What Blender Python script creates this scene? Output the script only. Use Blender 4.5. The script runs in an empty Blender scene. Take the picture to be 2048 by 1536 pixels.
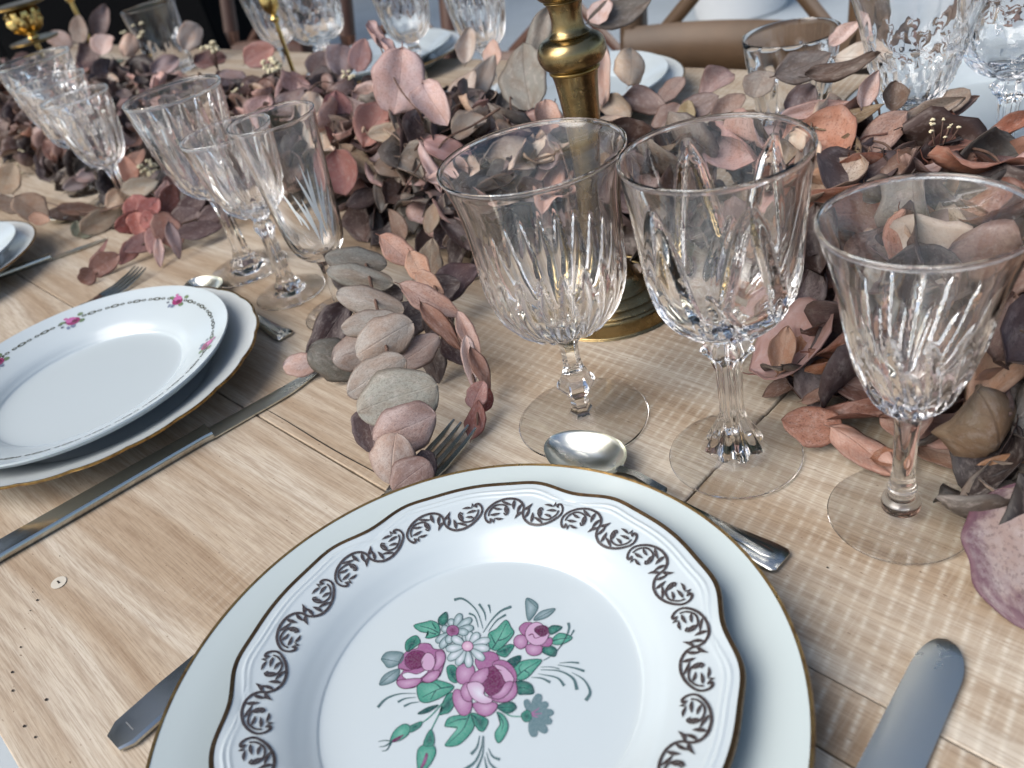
import bpy, bmesh, math, random
import numpy as np
from mathutils import Vector, Matrix

R = math.radians
random.seed(7)
rng = np.random.default_rng(11)
scene = bpy.context.scene
COL = scene.collection
PI = math.pi

# ------------------------------------------------------------------ camera
F_PX, PITCH, ROLL, HC = 1667.25, R(34.638), R(-14.366), 0.3141      # focal length in pixels of a 2048 wide frame
_f = np.array([0, math.cos(PITCH), -math.sin(PITCH)])
_r0 = np.array([1.0, 0, 0]); _u0 = np.cross(_r0, _f)
CR = math.cos(ROLL) * _r0 + math.sin(ROLL) * _u0
CU = -math.sin(ROLL) * _r0 + math.cos(ROLL) * _u0
CW = _f
CAM = np.array([0, 0, HC])
cd = bpy.data.cameras.new('camera'); cam = bpy.data.objects.new('camera', cd); COL.objects.link(cam)
M = Matrix.Identity(4)
for i in range(3):
    M[i][0], M[i][1], M[i][2] = CR[i], CU[i], -CW[i]
M[0][3], M[1][3], M[2][3] = 0, 0, HC
cam.matrix_world = M
cd.sensor_width = 36; cd.lens = F_PX / 2048 * 36
cd.clip_start = .01; cd.clip_end = 200
cd.dof.use_dof = True; cd.dof.focus_distance = .47; cd.dof.aperture_fstop = 10.0
scene.camera = cam

# ------------------------------------------------------------------ world, sun, exposure
SUN_EL, SUN_AZ = R(46), R(256)                 # azimuth measured clockwise from +Y
w = bpy.data.worlds.new('World'); scene.world = w; w.use_nodes = True
nt = w.node_tree
sky = nt.nodes.new('ShaderNodeTexSky'); sky.sky_type = 'NISHITA'; sky.sun_disc = False
sky.sun_elevation = SUN_EL; sky.sun_rotation = SUN_AZ
sky.air_density = 1.0; sky.dust_density = 3.0; sky.ozone_density = .3
bg = nt.nodes['Background']; bg.inputs[1].default_value = .075
nt.links.new(sky.outputs[0], bg.inputs[0])
sd = bpy.data.lights.new('sun', 'SUN'); sd.energy = 1.5; sd.angle = R(58); sd.color = (1, .965, .92)
sun = bpy.data.objects.new('sun', sd); COL.objects.link(sun)
sdir = Vector((math.sin(SUN_AZ) * math.cos(SUN_EL), math.cos(SUN_AZ) * math.cos(SUN_EL), math.sin(SUN_EL)))
sun.rotation_euler = (-sdir).to_track_quat('-Z', 'Y').to_euler(); sun.location = (0, 0, 5)
vs = scene.view_settings
vs.view_transform = 'Standard'; vs.look = 'None'; vs.gamma = 1; vs.exposure = 1.42
scene.cycles.max_bounces = 20; scene.cycles.transmission_bounces = 18; scene.cycles.glossy_bounces = 8
scene.cycles.diffuse_bounces = 3; scene.cycles.transparent_max_bounces = 8
scene.cycles.sample_clamp_indirect = 6.0
scene.cycles.use_denoising = True

# ------------------------------------------------------------------ table frame and pixel helper
TD = np.array([.6199, -.7847]); TN = np.array([.7847, .6199])       # along the table (towards right-near) and across it
def S(s, n): p = s * TD + n * TN; return float(p[0]), float(p[1])
TANG = math.atan2(TD[1], TD[0])
def at(px, py, z=0.0):
    d = CW + (px - 1024) / F_PX * CR - (py - 768) / F_PX * CU
    t = (z - HC) / d[2]
    return Vector((d[0] * t, d[1] * t, z))
def srgb(r, g, b):
    f = lambda c: c / 255 / 12.92 if c / 255 <= .04045 else ((c / 255 + .055) / 1.055) ** 2.4
    return (f(r), f(g), f(b), 1)

# ------------------------------------------------------------------ object helpers
def link(o, parent=None):
    COL.objects.link(o)
    if parent is not None: o.parent = parent
    return o
def thing(name, label, cat, loc=(0, 0, 0), rz=0, group=None, kind=None):
    o = bpy.data.objects.new(name, None); o.location = loc; o.rotation_euler = (0, 0, rz)
    o.empty_display_size = .02
    tag(o, label, cat, group, kind); return link(o)
def tag(o, label=None, cat=None, group=None, kind=None):
    if label: o['label'] = label
    if cat: o['category'] = cat
    if group: o['group'] = group
    if kind: o['kind'] = kind
    return o
def mesh(name, V, Fc, mat=None, smooth=None, col=None):
    me = bpy.data.meshes.new(name)
    me.from_pydata([tuple(map(float, v)) for v in V], [], [tuple(map(int, f)) for f in Fc])
    if mat: me.materials.append(mat)
    if smooth is not None:
        me.shade_smooth()
        if smooth < 179: me.set_sharp_from_angle(angle=R(smooth))
    if col is not None:
        a = me.color_attributes.new('Col', 'FLOAT_COLOR', 'POINT')
        a.data.foreach_set('color', np.array(col, dtype=np.float32).ravel())
    me.update()
    return me
def ob(name, V, Fc, mat=None, parent=None, smooth=30, loc=(0, 0, 0), col=None):
    o = bpy.data.objects.new(name, mesh(name, V, Fc, mat, smooth, col)); o.location = loc
    return link(o, parent)
def inst(name, me, parent, mtx=None, color=None):
    o = bpy.data.objects.new(name, me)
    if mtx is not None: o.matrix_basis = mtx
    if color is not None: o.color = color
    return link(o, parent)
class MB:
    def __init__(s): s.v = []; s.f = []; s.c = []
    def add(s, V, Fc, c=None):
        b = len(s.v); s.v += [tuple(v) for v in V]; s.f += [tuple(i + b for i in f) for f in Fc]
        if c is not None: s.c += [c] * len(V)
    def box(s, x0, x1, y0, y1, z0, z1, bev=0.0):
        if bev <= 0:
            V = [(x, y, z) for x in (x0, x1) for y in (y0, y1) for z in (z0, z1)]
            s.add(V, [(0, 1, 3, 2), (4, 6, 7, 5), (0, 4, 5, 1), (2, 3, 7, 6), (0, 2, 6, 4), (1, 5, 7, 3)]); return
        b = bev
        def ring(z, e): return [(x0 + e, y0 + e + b, z), (x0 + e + b, y0 + e, z), (x1 - e - b, y0 + e, z), (x1 - e, y0 + e + b, z), (x1 - e, y1 - e - b, z), (x1 - e - b, y1 - e, z), (x0 + e + b, y1 - e, z), (x0 + e, y1 - e - b, z)]
        V = ring(z0, b) + ring(z0 + b, 0) + ring(z1 - b, 0) + ring(z1, b)
        Fc = [tuple(range(7, -1, -1)), tuple(range(24, 32))]
        for k in range(3):
            for i in range(8):
                j = (i + 1) % 8; Fc.append((k * 8 + i, k * 8 + j, k * 8 + 8 + j, k * 8 + 8 + i))
        s.add(V, Fc)
    def tube(s, pts, rad, n=8, flat=1.0, up=(0, 0, 1)):
        pts = [Vector(p) for p in pts]; m = len(pts)
        rr = rad if hasattr(rad, '__len__') else [rad] * m
        V = []; Fc = []
        for i, p in enumerate(pts):
            t = (pts[min(i + 1, m - 1)] - pts[max(i - 1, 0)]).normalized()
            a = t.cross(Vector(up));
            if a.length < 1e-4: a = t.cross(Vector((1, 0, 0)))
            a.normalize(); b = a.cross(t)
            for k in range(n):
                th = 2 * PI * k / n
                V.append(p + a * (rr[i] * math.cos(th)) + b * (rr[i] * flat * math.sin(th)))
        for i in range(m - 1):
            for k in range(n):
                k2 = (k + 1) % n; Fc.append((i * n + k, i * n + k2, i * n + n + k2, i * n + n + k))
        Fc.append(tuple(range(n - 1, -1, -1))); Fc.append(tuple((m - 1) * n + k for k in range(n)))
        s.add(V, Fc)
    def ball(s, c, r, n=8, m=6, sq=(1, 1, 1)):
        V = [(c[0], c[1], c[2] + r * sq[2])]; Fc = []
        for i in range(1, m):
            ph = PI * i / m
            for k in range(n):
                th = 2 * PI * k / n
                V.append((c[0] + r * sq[0] * math.sin(ph) * math.cos(th), c[1] + r * sq[1] * math.sin(ph) * math.sin(th), c[2] + r * sq[2] * math.cos(ph)))
        V.append((c[0], c[1], c[2] - r * sq[2]))
        for k in range(n): Fc.append((0, 1 + k, 1 + (k + 1) % n))
        for i in range(m - 2):
            for k in range(n):
                a = 1 + i * n; Fc.append((a + k, a + n + k, a + n + (k + 1) % n, a + (k + 1) % n))
        a = 1 + (m - 2) * n
        for k in range(n): Fc.append((a + k, len(V) - 1, a + (k + 1) % n))
        s.add(V, Fc)
    def build(s, name, mat, parent=None, smooth=30, loc=(0, 0, 0)):
        return ob(name, s.v, s.f, mat, parent, smooth, loc, s.c if s.c else None)

def crom(P, n=6, closed=False):
    P = np.array(P, float); m = len(P); out = []
    rng_ = range(m if closed else m - 1)
    for i in rng_:
        p0 = P[(i - 1) % m] if closed or i > 0 else P[0] * 2 - P[1]
        p1, p2 = P[i], P[(i + 1) % m]
        p3 = P[(i + 2) % m] if closed or i + 2 < m else P[-1] * 2 - P[-2]
        for k in range(n):
            t = k / n
            out.append(.5 * ((2 * p1) + (p2 - p0) * t + (2 * p0 - 5 * p1 + 4 * p2 - p3) * t * t + (3 * p1 - p0 - 3 * p2 + p3) * t ** 3))
    if not closed: out.append(P[-1])
    return np.array(out)

def lathe(prof, nseg, rmod=None, zmod=None):
    """profile of (r, z) rows -> grid; rows with r = 0 close to a pole"""
    th = np.linspace(0, 2 * PI, nseg, endpoint=False)
    V = []; rows = []
    for i, (r, z) in enumerate(prof):
        if r < 1e-6:
            rows.append(('p', len(V))); V.append((0, 0, z))
        else:
            rr = np.full(nseg, r) if rmod is None else rmod(i, r, z, th)
            zz = np.full(nseg, z) if zmod is None else zmod(i, r, z, th)
            rows.append(('r', len(V))); V += list(zip(rr * np.cos(th), rr * np.sin(th), zz))
    return V, rows
def lathe_faces(rows, nseg, i0, i1):
    Fc = []
    for i in range(i0, i1):
        (ka, a), (kb, b) = rows[i], rows[i + 1]
        for k in range(nseg):
            k2 = (k + 1) % nseg
            if ka == 'p': Fc.append((a, b + k2, b + k))
            elif kb == 'p': Fc.append((a + k, a + k2, b))
            else: Fc.append((a + k, a + k2, b + k2, b + k))
    return Fc
def sub(V, Fc):
    used = sorted({i for f in Fc for i in f}); mp = {u: k for k, u in enumerate(used)}
    return [V[u] for u in used], [tuple(mp[i] for i in f) for f in Fc]

# ------------------------------------------------------------------ materials
def mat(name):
    m = bpy.data.materials.new(name); m.use_nodes = True
    return m, m.node_tree.nodes, m.node_tree.links, m.node_tree.nodes['Principled BSDF']
def N(nodes, typ, **kw):
    n = nodes.new(typ)
    for k, v in kw.items():
        if hasattr(n, k): setattr(n, k, v)
        else: n.inputs[k].default_value = v
    return n
def mathn(nodes, links, op, a, b=None, c=None, clamp=False):
    n = nodes.new('ShaderNodeMath'); n.operation = op; n.use_clamp = clamp
    for i, x in enumerate((a, b, c)):
        if x is None: continue
        if isinstance(x, (int, float)): n.inputs[i].default_value = x
        else: links.new(x, n.inputs[i])
    return n.outputs[0]
def mixc(nodes, links, fac, a, b, blend='MIX'):
    n = nodes.new('ShaderNodeMix'); n.data_type = 'RGBA'; n.blend_type = blend
    for sock, x in ((n.inputs[0], fac), (n.inputs[6], a), (n.inputs[7], b)):
        if isinstance(x, (int, float)): sock.default_value = x
        elif isinstance(x, tuple): sock.default_value = x
        else: links.new(x, sock)
    return n.outputs[2]
def ramp(nodes, links, fac, stops, interp='LINEAR'):
    n = nodes.new('ShaderNodeValToRGB'); n.color_ramp.interpolation = interp
    cr = n.color_ramp
    while len(cr.elements) < len(stops): cr.elements.new(.5)
    for e, (p, c) in zip(cr.elements, stops):
        e.position = p; e.color = c if isinstance(c, tuple) else (c, c, c, 1)
    links.new(fac, n.inputs[0]); return n.outputs[0]
def vmap(nodes, links, vec, scale=(1, 1, 1), loc=(0, 0, 0), rot=(0, 0, 0)):
    n = nodes.new('ShaderNodeMapping'); n.inputs[1].default_value = loc; n.inputs[2].default_value = rot; n.inputs[3].default_value = scale
    links.new(vec, n.inputs[0]); return n.outputs[0]
def noise(nodes, links, vec, scale, detail=4, rough=.55, dist=0):
    n = nodes.new('ShaderNodeTexNoise'); n.inputs['Scale'].default_value = scale; n.inputs['Detail'].default_value = detail
    n.inputs['Roughness'].default_value = rough; n.inputs['Distortion'].default_value = dist
    links.new(vec, n.inputs['Vector']); return n.outputs['Fac']
def bump(nodes, links, bsdf, h, strength=.3, dist=.001):
    n = nodes.new('ShaderNodeBump'); n.inputs['Strength'].default_value = strength; n.inputs['Distance'].default_value = dist
    links.new(h, n.inputs['Height']); links.new(n.outputs[0], bsdf.inputs['Normal'])

def m_simple(name, c, rough=.5, metal=0, spec=.5, nz=0, nscale=40):
    m, nd, lk, b = mat(name); b.inputs['Roughness'].default_value = rough; b.inputs['Metallic'].default_value = metal
    b.inputs['Specular IOR Level'].default_value = spec; b.inputs['Base Color'].default_value = c
    if nz:
        tc = N(nd, 'ShaderNodeTexCoord'); f = noise(nd, lk, tc.outputs['Object'], nscale, 5)
        d = tuple(x * (1 - nz) for x in c[:3]) + (1,)
        lk.new(mixc(nd, lk, ramp(nd, lk, f, [(.3, 0.0), (.7, 1.0)]), d, c), b.inputs['Base Color'])
    return m
def m_glass(name='crystal_glass', ior=1.5):
    m, nd, lk, b = mat(name)
    g = N(nd, 'ShaderNodeBsdfGlass'); g.inputs['Color'].default_value = (1, 1, 1, 1); g.inputs['Roughness'].default_value = 0; g.inputs['IOR'].default_value = ior
    nd.remove(b); lk.new(g.outputs[0], nd['Material Output'].inputs['Surface'])
    return m
def m_wood():
    m, nd, lk, b = mat('oak_planks')
    tc = N(nd, 'ShaderNodeTexCoord'); oi = N(nd, 'ShaderNodeObjectInfo')
    add = nd.new('ShaderNodeVectorMath'); add.operation = 'ADD'; lk.new(tc.outputs['Object'], add.inputs[0])
    cx = nd.new('ShaderNodeCombineXYZ'); lk.new(mathn(nd, lk, 'MULTIPLY', oi.outputs['Random'], 7.3), cx.inputs[0]); lk.new(mathn(nd, lk, 'MULTIPLY', oi.outputs['Random'], 3.1), cx.inputs[1])
    lk.new(cx.outputs[0], add.inputs[1]); P = add.outputs[0]
    # long figure of the grain, gently bent
    wob = noise(nd, lk, vmap(nd, lk, P, (1.6, 5, 1)), 1.0, 2)
    sep = nd.new('ShaderNodeSeparateXYZ'); lk.new(P, sep.inputs[0])
    yb = mathn(nd, lk, 'ADD', sep.outputs[1], mathn(nd, lk, 'MULTIPLY', wob, .10))
    cc = nd.new('ShaderNodeCombineXYZ'); lk.new(sep.outputs[0], cc.inputs[0]); lk.new(yb, cc.inputs[1])
    G = cc.outputs[0]
    big = noise(nd, lk, vmap(nd, lk, G, (1.6, 21, 1)), 1.0, 5, .6)
    mid = noise(nd, lk, vmap(nd, lk, G, (9, 170, 1)), 1.0, 4, .6)
    fine = noise(nd, lk, vmap(nd, lk, P, (40, 1100, 1)), 1.0, 3, .7)
    # saw marks across the grain
    wx = noise(nd, lk, vmap(nd, lk, P, (30, 14, 1)), 1.0, 3)
    xx = mathn(nd, lk, 'ADD', mathn(nd, lk, 'MULTIPLY', sep.outputs[0], 2 * PI / .0074), mathn(nd, lk, 'MULTIPLY', wx, 2.2))
    xx = mathn(nd, lk, 'ADD', xx, mathn(nd, lk, 'MULTIPLY', sep.outputs[1], 120.0))
    saw = mathn(nd, lk, 'POWER', mathn(nd, lk, 'MULTIPLY_ADD', mathn(nd, lk, 'SINE', xx), .5, .5), 4.0)
    fx = noise(nd, lk, vmap(nd, lk, P, (750, 30, 1), rot=(0, 0, .12)), 1.0, 2, .6)
    geo = nd.new('ShaderNodeNewGeometry'); dt = nd.new('ShaderNodeVectorMath'); dt.operation = 'DOT_PRODUCT'; lk.new(geo.outputs['Position'], dt.inputs[0]); dt.inputs[1].default_value = (TD[0] + .5 * TN[0], TD[1] + .5 * TN[1], 0)
    area = mathn(nd, lk, 'ADD', mathn(nd, lk, 'MULTIPLY', noise(nd, lk, vmap(nd, lk, P, (5, 7, 1)), 1.0, 2), .55), mathn(nd, lk, 'MULTIPLY', dt.outputs['Value'], .9))
    mask = ramp(nd, lk, area, [(.0, 0.06), (.30, 1.0)])
    breakup = ramp(nd, lk, noise(nd, lk, vmap(nd, lk, P, (14, 300, 1)), 1.0, 3), [(.38, 0.12), (.58, 1.0)])
    sawm = mathn(nd, lk, 'MULTIPLY', mathn(nd, lk, 'MULTIPLY', saw, mask), breakup)
    c0 = ramp(nd, lk, big, [(.28, (0.2508, 0.1727, 0.1042, 1)), (.42, (0.3720, 0.2851, 0.1930, 1)), (.56, (0.4790, 0.4119, 0.3193, 1)), (.74, (0.5668, 0.5267, 0.4478, 1))])
    c1 = mixc(nd, lk, ramp(nd, lk, mid, [(.35, .45), (.58, 0.0)]), c0, (0.2099, 0.1321, 0.0730, 1))
    c2 = mixc(nd, lk, mathn(nd, lk, 'MULTIPLY', sawm, .66), c1, (0.6262, 0.5844, 0.4839, 1))
    c3 = mixc(nd, lk, mathn(nd, lk, 'MULTIPLY', ramp(nd, lk, fine, [(.38, 1.0), (.55, 0.0)]), .42), c2, (0.1564, 0.0977, 0.0567, 1))
    c4 = mixc(nd, lk, mathn(nd, lk, 'MULTIPLY', mathn(nd, lk, 'MULTIPLY', ramp(nd, lk, fx, [(.5, 0.0), (.68, 1.0)]), mask), .15), c3, (0.5784, 0.5323, 0.4427, 1))
    # a few small dark pores
    pore = noise(nd, lk, vmap(nd, lk, P, (220, 700, 1)), 1.0, 1)
    c5 = mixc(nd, lk, ramp(nd, lk, pore, [(.74, 0.0), (.79, .8)]), c4, srgb(92, 66, 46))
    hs = N(nd, 'ShaderNodeHueSaturation'); hs.inputs['Saturation'].default_value = .92; hs.inputs['Value'].default_value = .98; lk.new(c5, hs.inputs['Color'])
    lk.new(hs.outputs[0], b.inputs['Base Color']); b.inputs['Roughness'].default_value = .62; b.inputs['Specular IOR Level'].default_value = .3
    h = mathn(nd, lk, 'ADD', mathn(nd, lk, 'MULTIPLY', fine, .6), mathn(nd, lk, 'MULTIPLY', sawm, .5))
    bump(nd, lk, b, h, .35, .0006)
    return m
def m_leaf(name='dried_leaf', margin=None, speck=0.0):
    m, nd, lk, b = mat(name)
    oi = N(nd, 'ShaderNodeObjectInfo'); uv = N(nd, 'ShaderNodeUVMap'); tc = N(nd, 'ShaderNodeTexCoord')
    at_ = N(nd, 'ShaderNodeAttribute', attribute_name='tint')
    sep = nd.new('ShaderNodeSeparateXYZ'); lk.new(uv.outputs[0], sep.inputs[0])
    au = mathn(nd, lk, 'ABSOLUTE', mathn(nd, lk, 'SUBTRACT', sep.outputs[0], .5))          # 0 at midrib .. .5 at edge
    add = nd.new('ShaderNodeVectorMath'); add.operation = 'ADD'; lk.new(uv.outputs[0], add.inputs[0])
    cx = nd.new('ShaderNodeCombineXYZ')
    for k, q in enumerate((17.0, 41.0, 23.0)): lk.new(mathn(nd, lk, 'MULTIPLY', oi.outputs['Random'], q), cx.inputs[k])
    lk.new(cx.outputs[0], add.inputs[1]); P = add.outputs[0]
    vamt = mathn(nd, lk, 'POWER', mathn(nd, lk, 'FRACT', mathn(nd, lk, 'MULTIPLY', oi.outputs['Random'], 53.3)), 1.5)
    base = mixc(nd, lk, 1.0, oi.outputs['Color'], at_.outputs['Color'], 'MULTIPLY')
    n1 = noise(nd, lk, P, 2.6, 4, .6)
    n2 = noise(nd, lk, P, 30, 3, .7)
    n3 = noise(nd, lk, P, 9, 4, .65)
    warm = mixc(nd, lk, 1.0, base, (.84, .66, .56, 1), 'MULTIPLY')
    pale = mixc(nd, lk, .45, base, (.52, .46, .42, 1))
    c = mixc(nd, lk, ramp(nd, lk, n1, [(.40, 0.0), (.62, .75)]), base, warm)
    c = mixc(nd, lk, ramp(nd, lk, n3, [(.50, 0.0), (.72, .6)]), c, pale)
    # dark speckles, more on some leaves
    amt = mathn(nd, lk, 'MULTIPLY', mathn(nd, lk, 'FRACT', mathn(nd, lk, 'MULTIPLY', oi.outputs['Random'], 91.7)), 1.1)
    spk = mathn(nd, lk, 'MULTIPLY', ramp(nd, lk, n2, [(.53, 0.0), (.62, 1.0)]), amt)
    if speck:
        n4 = noise(nd, lk, P, 62, 3, .75)
        spk = mathn(nd, lk, 'ADD', mathn(nd, lk, 'MULTIPLY', ramp(nd, lk, n2, [(.50, 0.0), (.64, 1.0)]), .55), mathn(nd, lk, 'MULTIPLY', ramp(nd, lk, n4, [(.52, 0.0), (.62, 1.0)]), .6), None, True)
        vamt = mathn(nd, lk, 'MULTIPLY', vamt, .25)
    dark = mixc(nd, lk, 1.0, base, (.38, .30, .28, 1), 'MULTIPLY')
    c = mixc(nd, lk, mathn(nd, lk, 'MULTIPLY', spk, .7), c, dark)
    # edge: a thin darker margin
    edge = ramp(nd, lk, mathn(nd, lk, 'ADD', au, mathn(nd, lk, 'MULTIPLY', n3, .06)), [(.44, 0.0), (.53, .7)])
    c = mixc(nd, lk, edge, c, dark)
    if margin:
        e2 = mathn(nd, lk, 'ADD', au, mathn(nd, lk, 'MULTIPLY', mathn(nd, lk, 'SUBTRACT', n3, .5), .55))
        e3 = mathn(nd, lk, 'MAXIMUM', e2, mathn(nd, lk, 'ADD', mathn(nd, lk, 'MULTIPLY', sep.outputs[1], .62), mathn(nd, lk, 'MULTIPLY_ADD', n3, .5, -.35)))
        c = mixc(nd, lk, ramp(nd, lk, e3, [(.30, 0.0), (.47, .85)]), c, margin)
    # veins
    vv = mathn(nd, lk, 'MULTIPLY_ADD', au, -7.0, mathn(nd, lk, 'MULTIPLY', sep.outputs[1], 13.0))
    vv = mathn(nd, lk, 'ADD', vv, mathn(nd, lk, 'MULTIPLY', mathn(nd, lk, 'ADD', n1, n3), 1.6))
    vein = mathn(nd, lk, 'POWER', mathn(nd, lk, 'ABSOLUTE', mathn(nd, lk, 'SINE', mathn(nd, lk, 'MULTIPLY', vv, PI / 2))), 26.0)
    rib = ramp(nd, lk, au, [(.006, 1.0), (.022, 0.0)])
    veins = mathn(nd, lk, 'MAXIMUM', mathn(nd, lk, 'MULTIPLY', vein, .26), mathn(nd, lk, 'MULTIPLY', rib, .7))
    c = mixc(nd, lk, mathn(nd, lk, 'MULTIPLY', mathn(nd, lk, 'MULTIPLY', veins, vamt), .7), c, dark)
    lk.new(c, b.inputs['Base Color'])
    b.inputs['Roughness'].default_value = .5; b.inputs['Specular IOR Level'].default_value = .35
    h = mathn(nd, lk, 'SUBTRACT', mathn(nd, lk, 'MULTIPLY', n3, .6), mathn(nd, lk, 'MULTIPLY', veins, .8))
    bump(nd, lk, b, h, .45, .0008)
    tr = N(nd, 'ShaderNodeBsdfTranslucent'); lk.new(c, tr.inputs[0])
    mx = N(nd, 'ShaderNodeMixShader'); mx.inputs[0].default_value = .12
    lk.new(b.outputs[0], mx.inputs[1]); lk.new(tr.outputs[0], mx.inputs[2])
    lk.new(mx.outputs[0], nd['Material Output'].inputs['Surface'])
    return m
def m_porcelain(name, c, rough=.22):
    m, nd, lk, b = mat(name); b.inputs['Base Color'].default_value = c; b.inputs['Roughness'].default_value = rough
    b.inputs['Coat Weight'].default_value = .25; b.inputs['Coat Roughness'].default_value = .1
    tc = N(nd, 'ShaderNodeTexCoord'); f = noise(nd, lk, tc.outputs['Object'], 900, 2)
    d = tuple(x * .62 for x in c[:3]) + (1,)
    lk.new(mixc(nd, lk, ramp(nd, lk, f, [(.80, 0.0), (.84, .8)]), c, d), b.inputs['Base Color'])
    bump(nd, lk, b, noise(nd, lk, tc.outputs['Object'], 60, 2), .03, .001)
    return m
def m_print():
    m, nd, lk, b = mat('print_ink'); a = N(nd, 'ShaderNodeAttribute', attribute_name='Col')
    tc = N(nd, 'ShaderNodeTexCoord'); f = noise(nd, lk, tc.outputs['Object'], 1500, 2)
    lk.new(mixc(nd, lk, 1.0, mixc(nd, lk, ramp(nd, lk, f, [(.4, 0.0), (.6, .12)]), a.outputs['Color'], (.6, .6, .62, 1)), (.66, .70, .71, 1), 'MULTIPLY'), b.inputs['Base Color'])
    b.inputs['Roughness'].default_value = .18; return m
def m_metal(name, c, rough, scr=0.0, dark=None, sc=60):
    m, nd, lk, b = mat(name); b.inputs['Metallic'].default_value = 1; b.inputs['Base Color'].default_value = c
    tc = N(nd, 'ShaderNodeTexCoord'); f = noise(nd, lk, tc.outputs['Object'], sc, 5, .65)
    lk.new(ramp(nd, lk, f, [(.3, rough * .8), (.7, rough * 1.35)]), b.inputs['Roughness'])
    if dark: lk.new(mixc(nd, lk, ramp(nd, lk, f, [(.40, 0.0), (.72, .9)]), c, dark), b.inputs['Base Color'])
    if scr:
        s = noise(nd, lk, vmap(nd, lk, tc.outputs['Object'], (40, 2500, 40)), 1.0, 2); bump(nd, lk, b, s, scr, .0003)
    return m
GLASS = m_glass(); FOOT = m_glass('thin_foot_glass', 1.27); WOOD = m_wood(); LEAF = m_leaf(); INK = m_print()
ETCH = m_simple('etched_glass_white', (.75, .78, .76, 1), .7)
CHINA = m_porcelain('white_porcelain', (.435, .495, .520, 1)); CREAM = m_porcelain('pale_mint_porcelain', (.42, .485, .488, 1))
OFFW = m_porcelain('offwhite_porcelain', (.46, .495, .50, 1))
GOLD = m_metal('worn_gold_band', (.42, .27, .10, 1), .3, dark=(.10, .055, .03, 1), sc=160)
GOLDD = m_metal('dark_gold_band', (.20, .125, .06, 1), .3, dark=(.05, .03, .022, 1), sc=120)
STEEL = m_metal('steel', (.47, .48, .45, 1), .16, scr=.03)
BLADE = m_metal('brushed_blade_steel', (.64, .65, .59, 1), .26, sc=9)
BRASS = m_metal('aged_brass', (.30, .225, .11, 1), .25, dark=(.10, .068, .03, 1), sc=45)
GOLDP = m_metal('polished_gold', (.70, .52, .20, 1), .2, sc=80)
BRASSD = m_metal('darkened_brass', (.30, .20, .07, 1), .3, dark=(.10, .06, .02, 1), sc=60)
TWIG = m_simple('twig_bark', srgb(96, 72, 60), .8, nz=.5, nscale=120)
FLORET = m_simple('dried_floret', srgb(214, 204, 172), .8, nz=.25, nscale=300)
CHAIRW = m_simple('walnut_chair_wood', srgb(84, 56, 44), .45, nz=.45, nscale=14)
CHAIRB = m_simple('honey_chair_wood', srgb(84, 63, 42), .5, nz=.4, nscale=12)
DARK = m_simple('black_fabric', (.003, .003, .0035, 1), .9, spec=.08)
WHITEP = m_simple('white_planter_glaze', (.62, .64, .65, 1), .5)
PAVE = m_simple('grey_blue_paving', srgb(176, 186, 192), .8, nz=.18, nscale=3)

# ------------------------------------------------------------------ ground
ob('terrace_paving', [(-60, -60, -.75), (60, -60, -.75), (60, 60, -.75), (-60, 60, -.75)], [(0, 1, 2, 3)], PAVE)['kind'] = 'structure'

# ------------------------------------------------------------------ table
table = thing('wooden_table', 'long rough sawn oak table carrying all the place settings', 'table', (0, 0, 0), TANG)
def plank(s0, s1, n0, n1, z1=0.0, th=.036, name='plank'):
    cx_, cy_ = (s0 + s1) / 2, (n0 + n1) / 2
    b = MB(); b.box(s0 - cx_, s1 - cx_, n0 - cy_, n1 - cy_, z1 - th, z1, .0007)
    return b.build(name, WOOD, table, None, (cx_, cy_, 0))
g = .0004
plank(-2.7, .8, -.052, .1665 - g)
plank(-2.7, -.2, .1672, .405); plank(-.199, .8, .1965, .405, -.0004)
plank(-.199, .8, .1670, .1957)
plank(-2.7, .8, .4056, .64); plank(-2.7, .8, .6407, .87)
b = MB()
for s_ in (-2.6, .7):
    for n_ in (.0, .82): b.box(s_ - .035, s_ + .035, n_ - .035, n_ + .035, -.75, -.0365, .004)
for n_ in (.0, .82): b.box(-2.565, .665, n_ - .012, n_ + .012, -.13, -.0365)
b.build('table_frame', WOOD, table, None)
# plug and worm holes of the near plank
def disc(c, r, z, n=14, el=1.0): return [(c.x + r * math.cos(2 * PI * k / n), c.y + r * el * math.sin(2 * PI * k / n), z) for k in range(n)]
HOLE = m_simple('worm_hole_dark', (.012, .008, .006, 1), .9)
PLUG = m_simple('wood_plug_pale', srgb(196, 190, 176), .6, nz=.2)
inv = Matrix.Rotation(-TANG, 4, 'Z')
def on_table(px, py): return inv @ at(px, py, 0)
hb = MB()
for px, py, r in [(75, 1201, 1.3), (61, 1222, .7), (42, 1295, 1.1), (25, 1345, 1.4), (26, 1382, 1.3), (93, 1400, 1.5), (49, 1453, 1.4), (71, 1475, 1.2), (1655, 1136, .9), (120, 1113, .7), (66, 1185, .7)]:
    c = on_table(px, py); hb.add(disc(c, r * .0007, .0004, 10, .7), [tuple(range(10))])
hb.build('worm_hole', HOLE, table, None)
ck = MB(); cp = []
for k in range(13):
    t = k / 12; w_ = .00045 * math.sin(PI * (.08 + .88 * t)); y_ = .1735 + .0006 * math.sin(9 * t); cp += [(-.52 + .2 * t, y_ - w_, .00035), (-.52 + .2 * t, y_ + w_, .00035)]
ck.add(cp, [(2 * k, 2 * k + 2, 2 * k + 3, 2 * k + 1) for k in range(12)]); ck.build('crack', HOLE, table, None)
c = on_table(118, 1166); b = MB(); b.add(disc(c, .0052, .0005, 18, .85), [tuple(range(18))]); p = b.build('wood_plug', PLUG, table, None)
b = MB(); b.box(c.x - .0018, c.x + .0012, c.y - .0004, c.y + .0005, .0005, .0008); b.build('plug_slot', HOLE, table, None)

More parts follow.
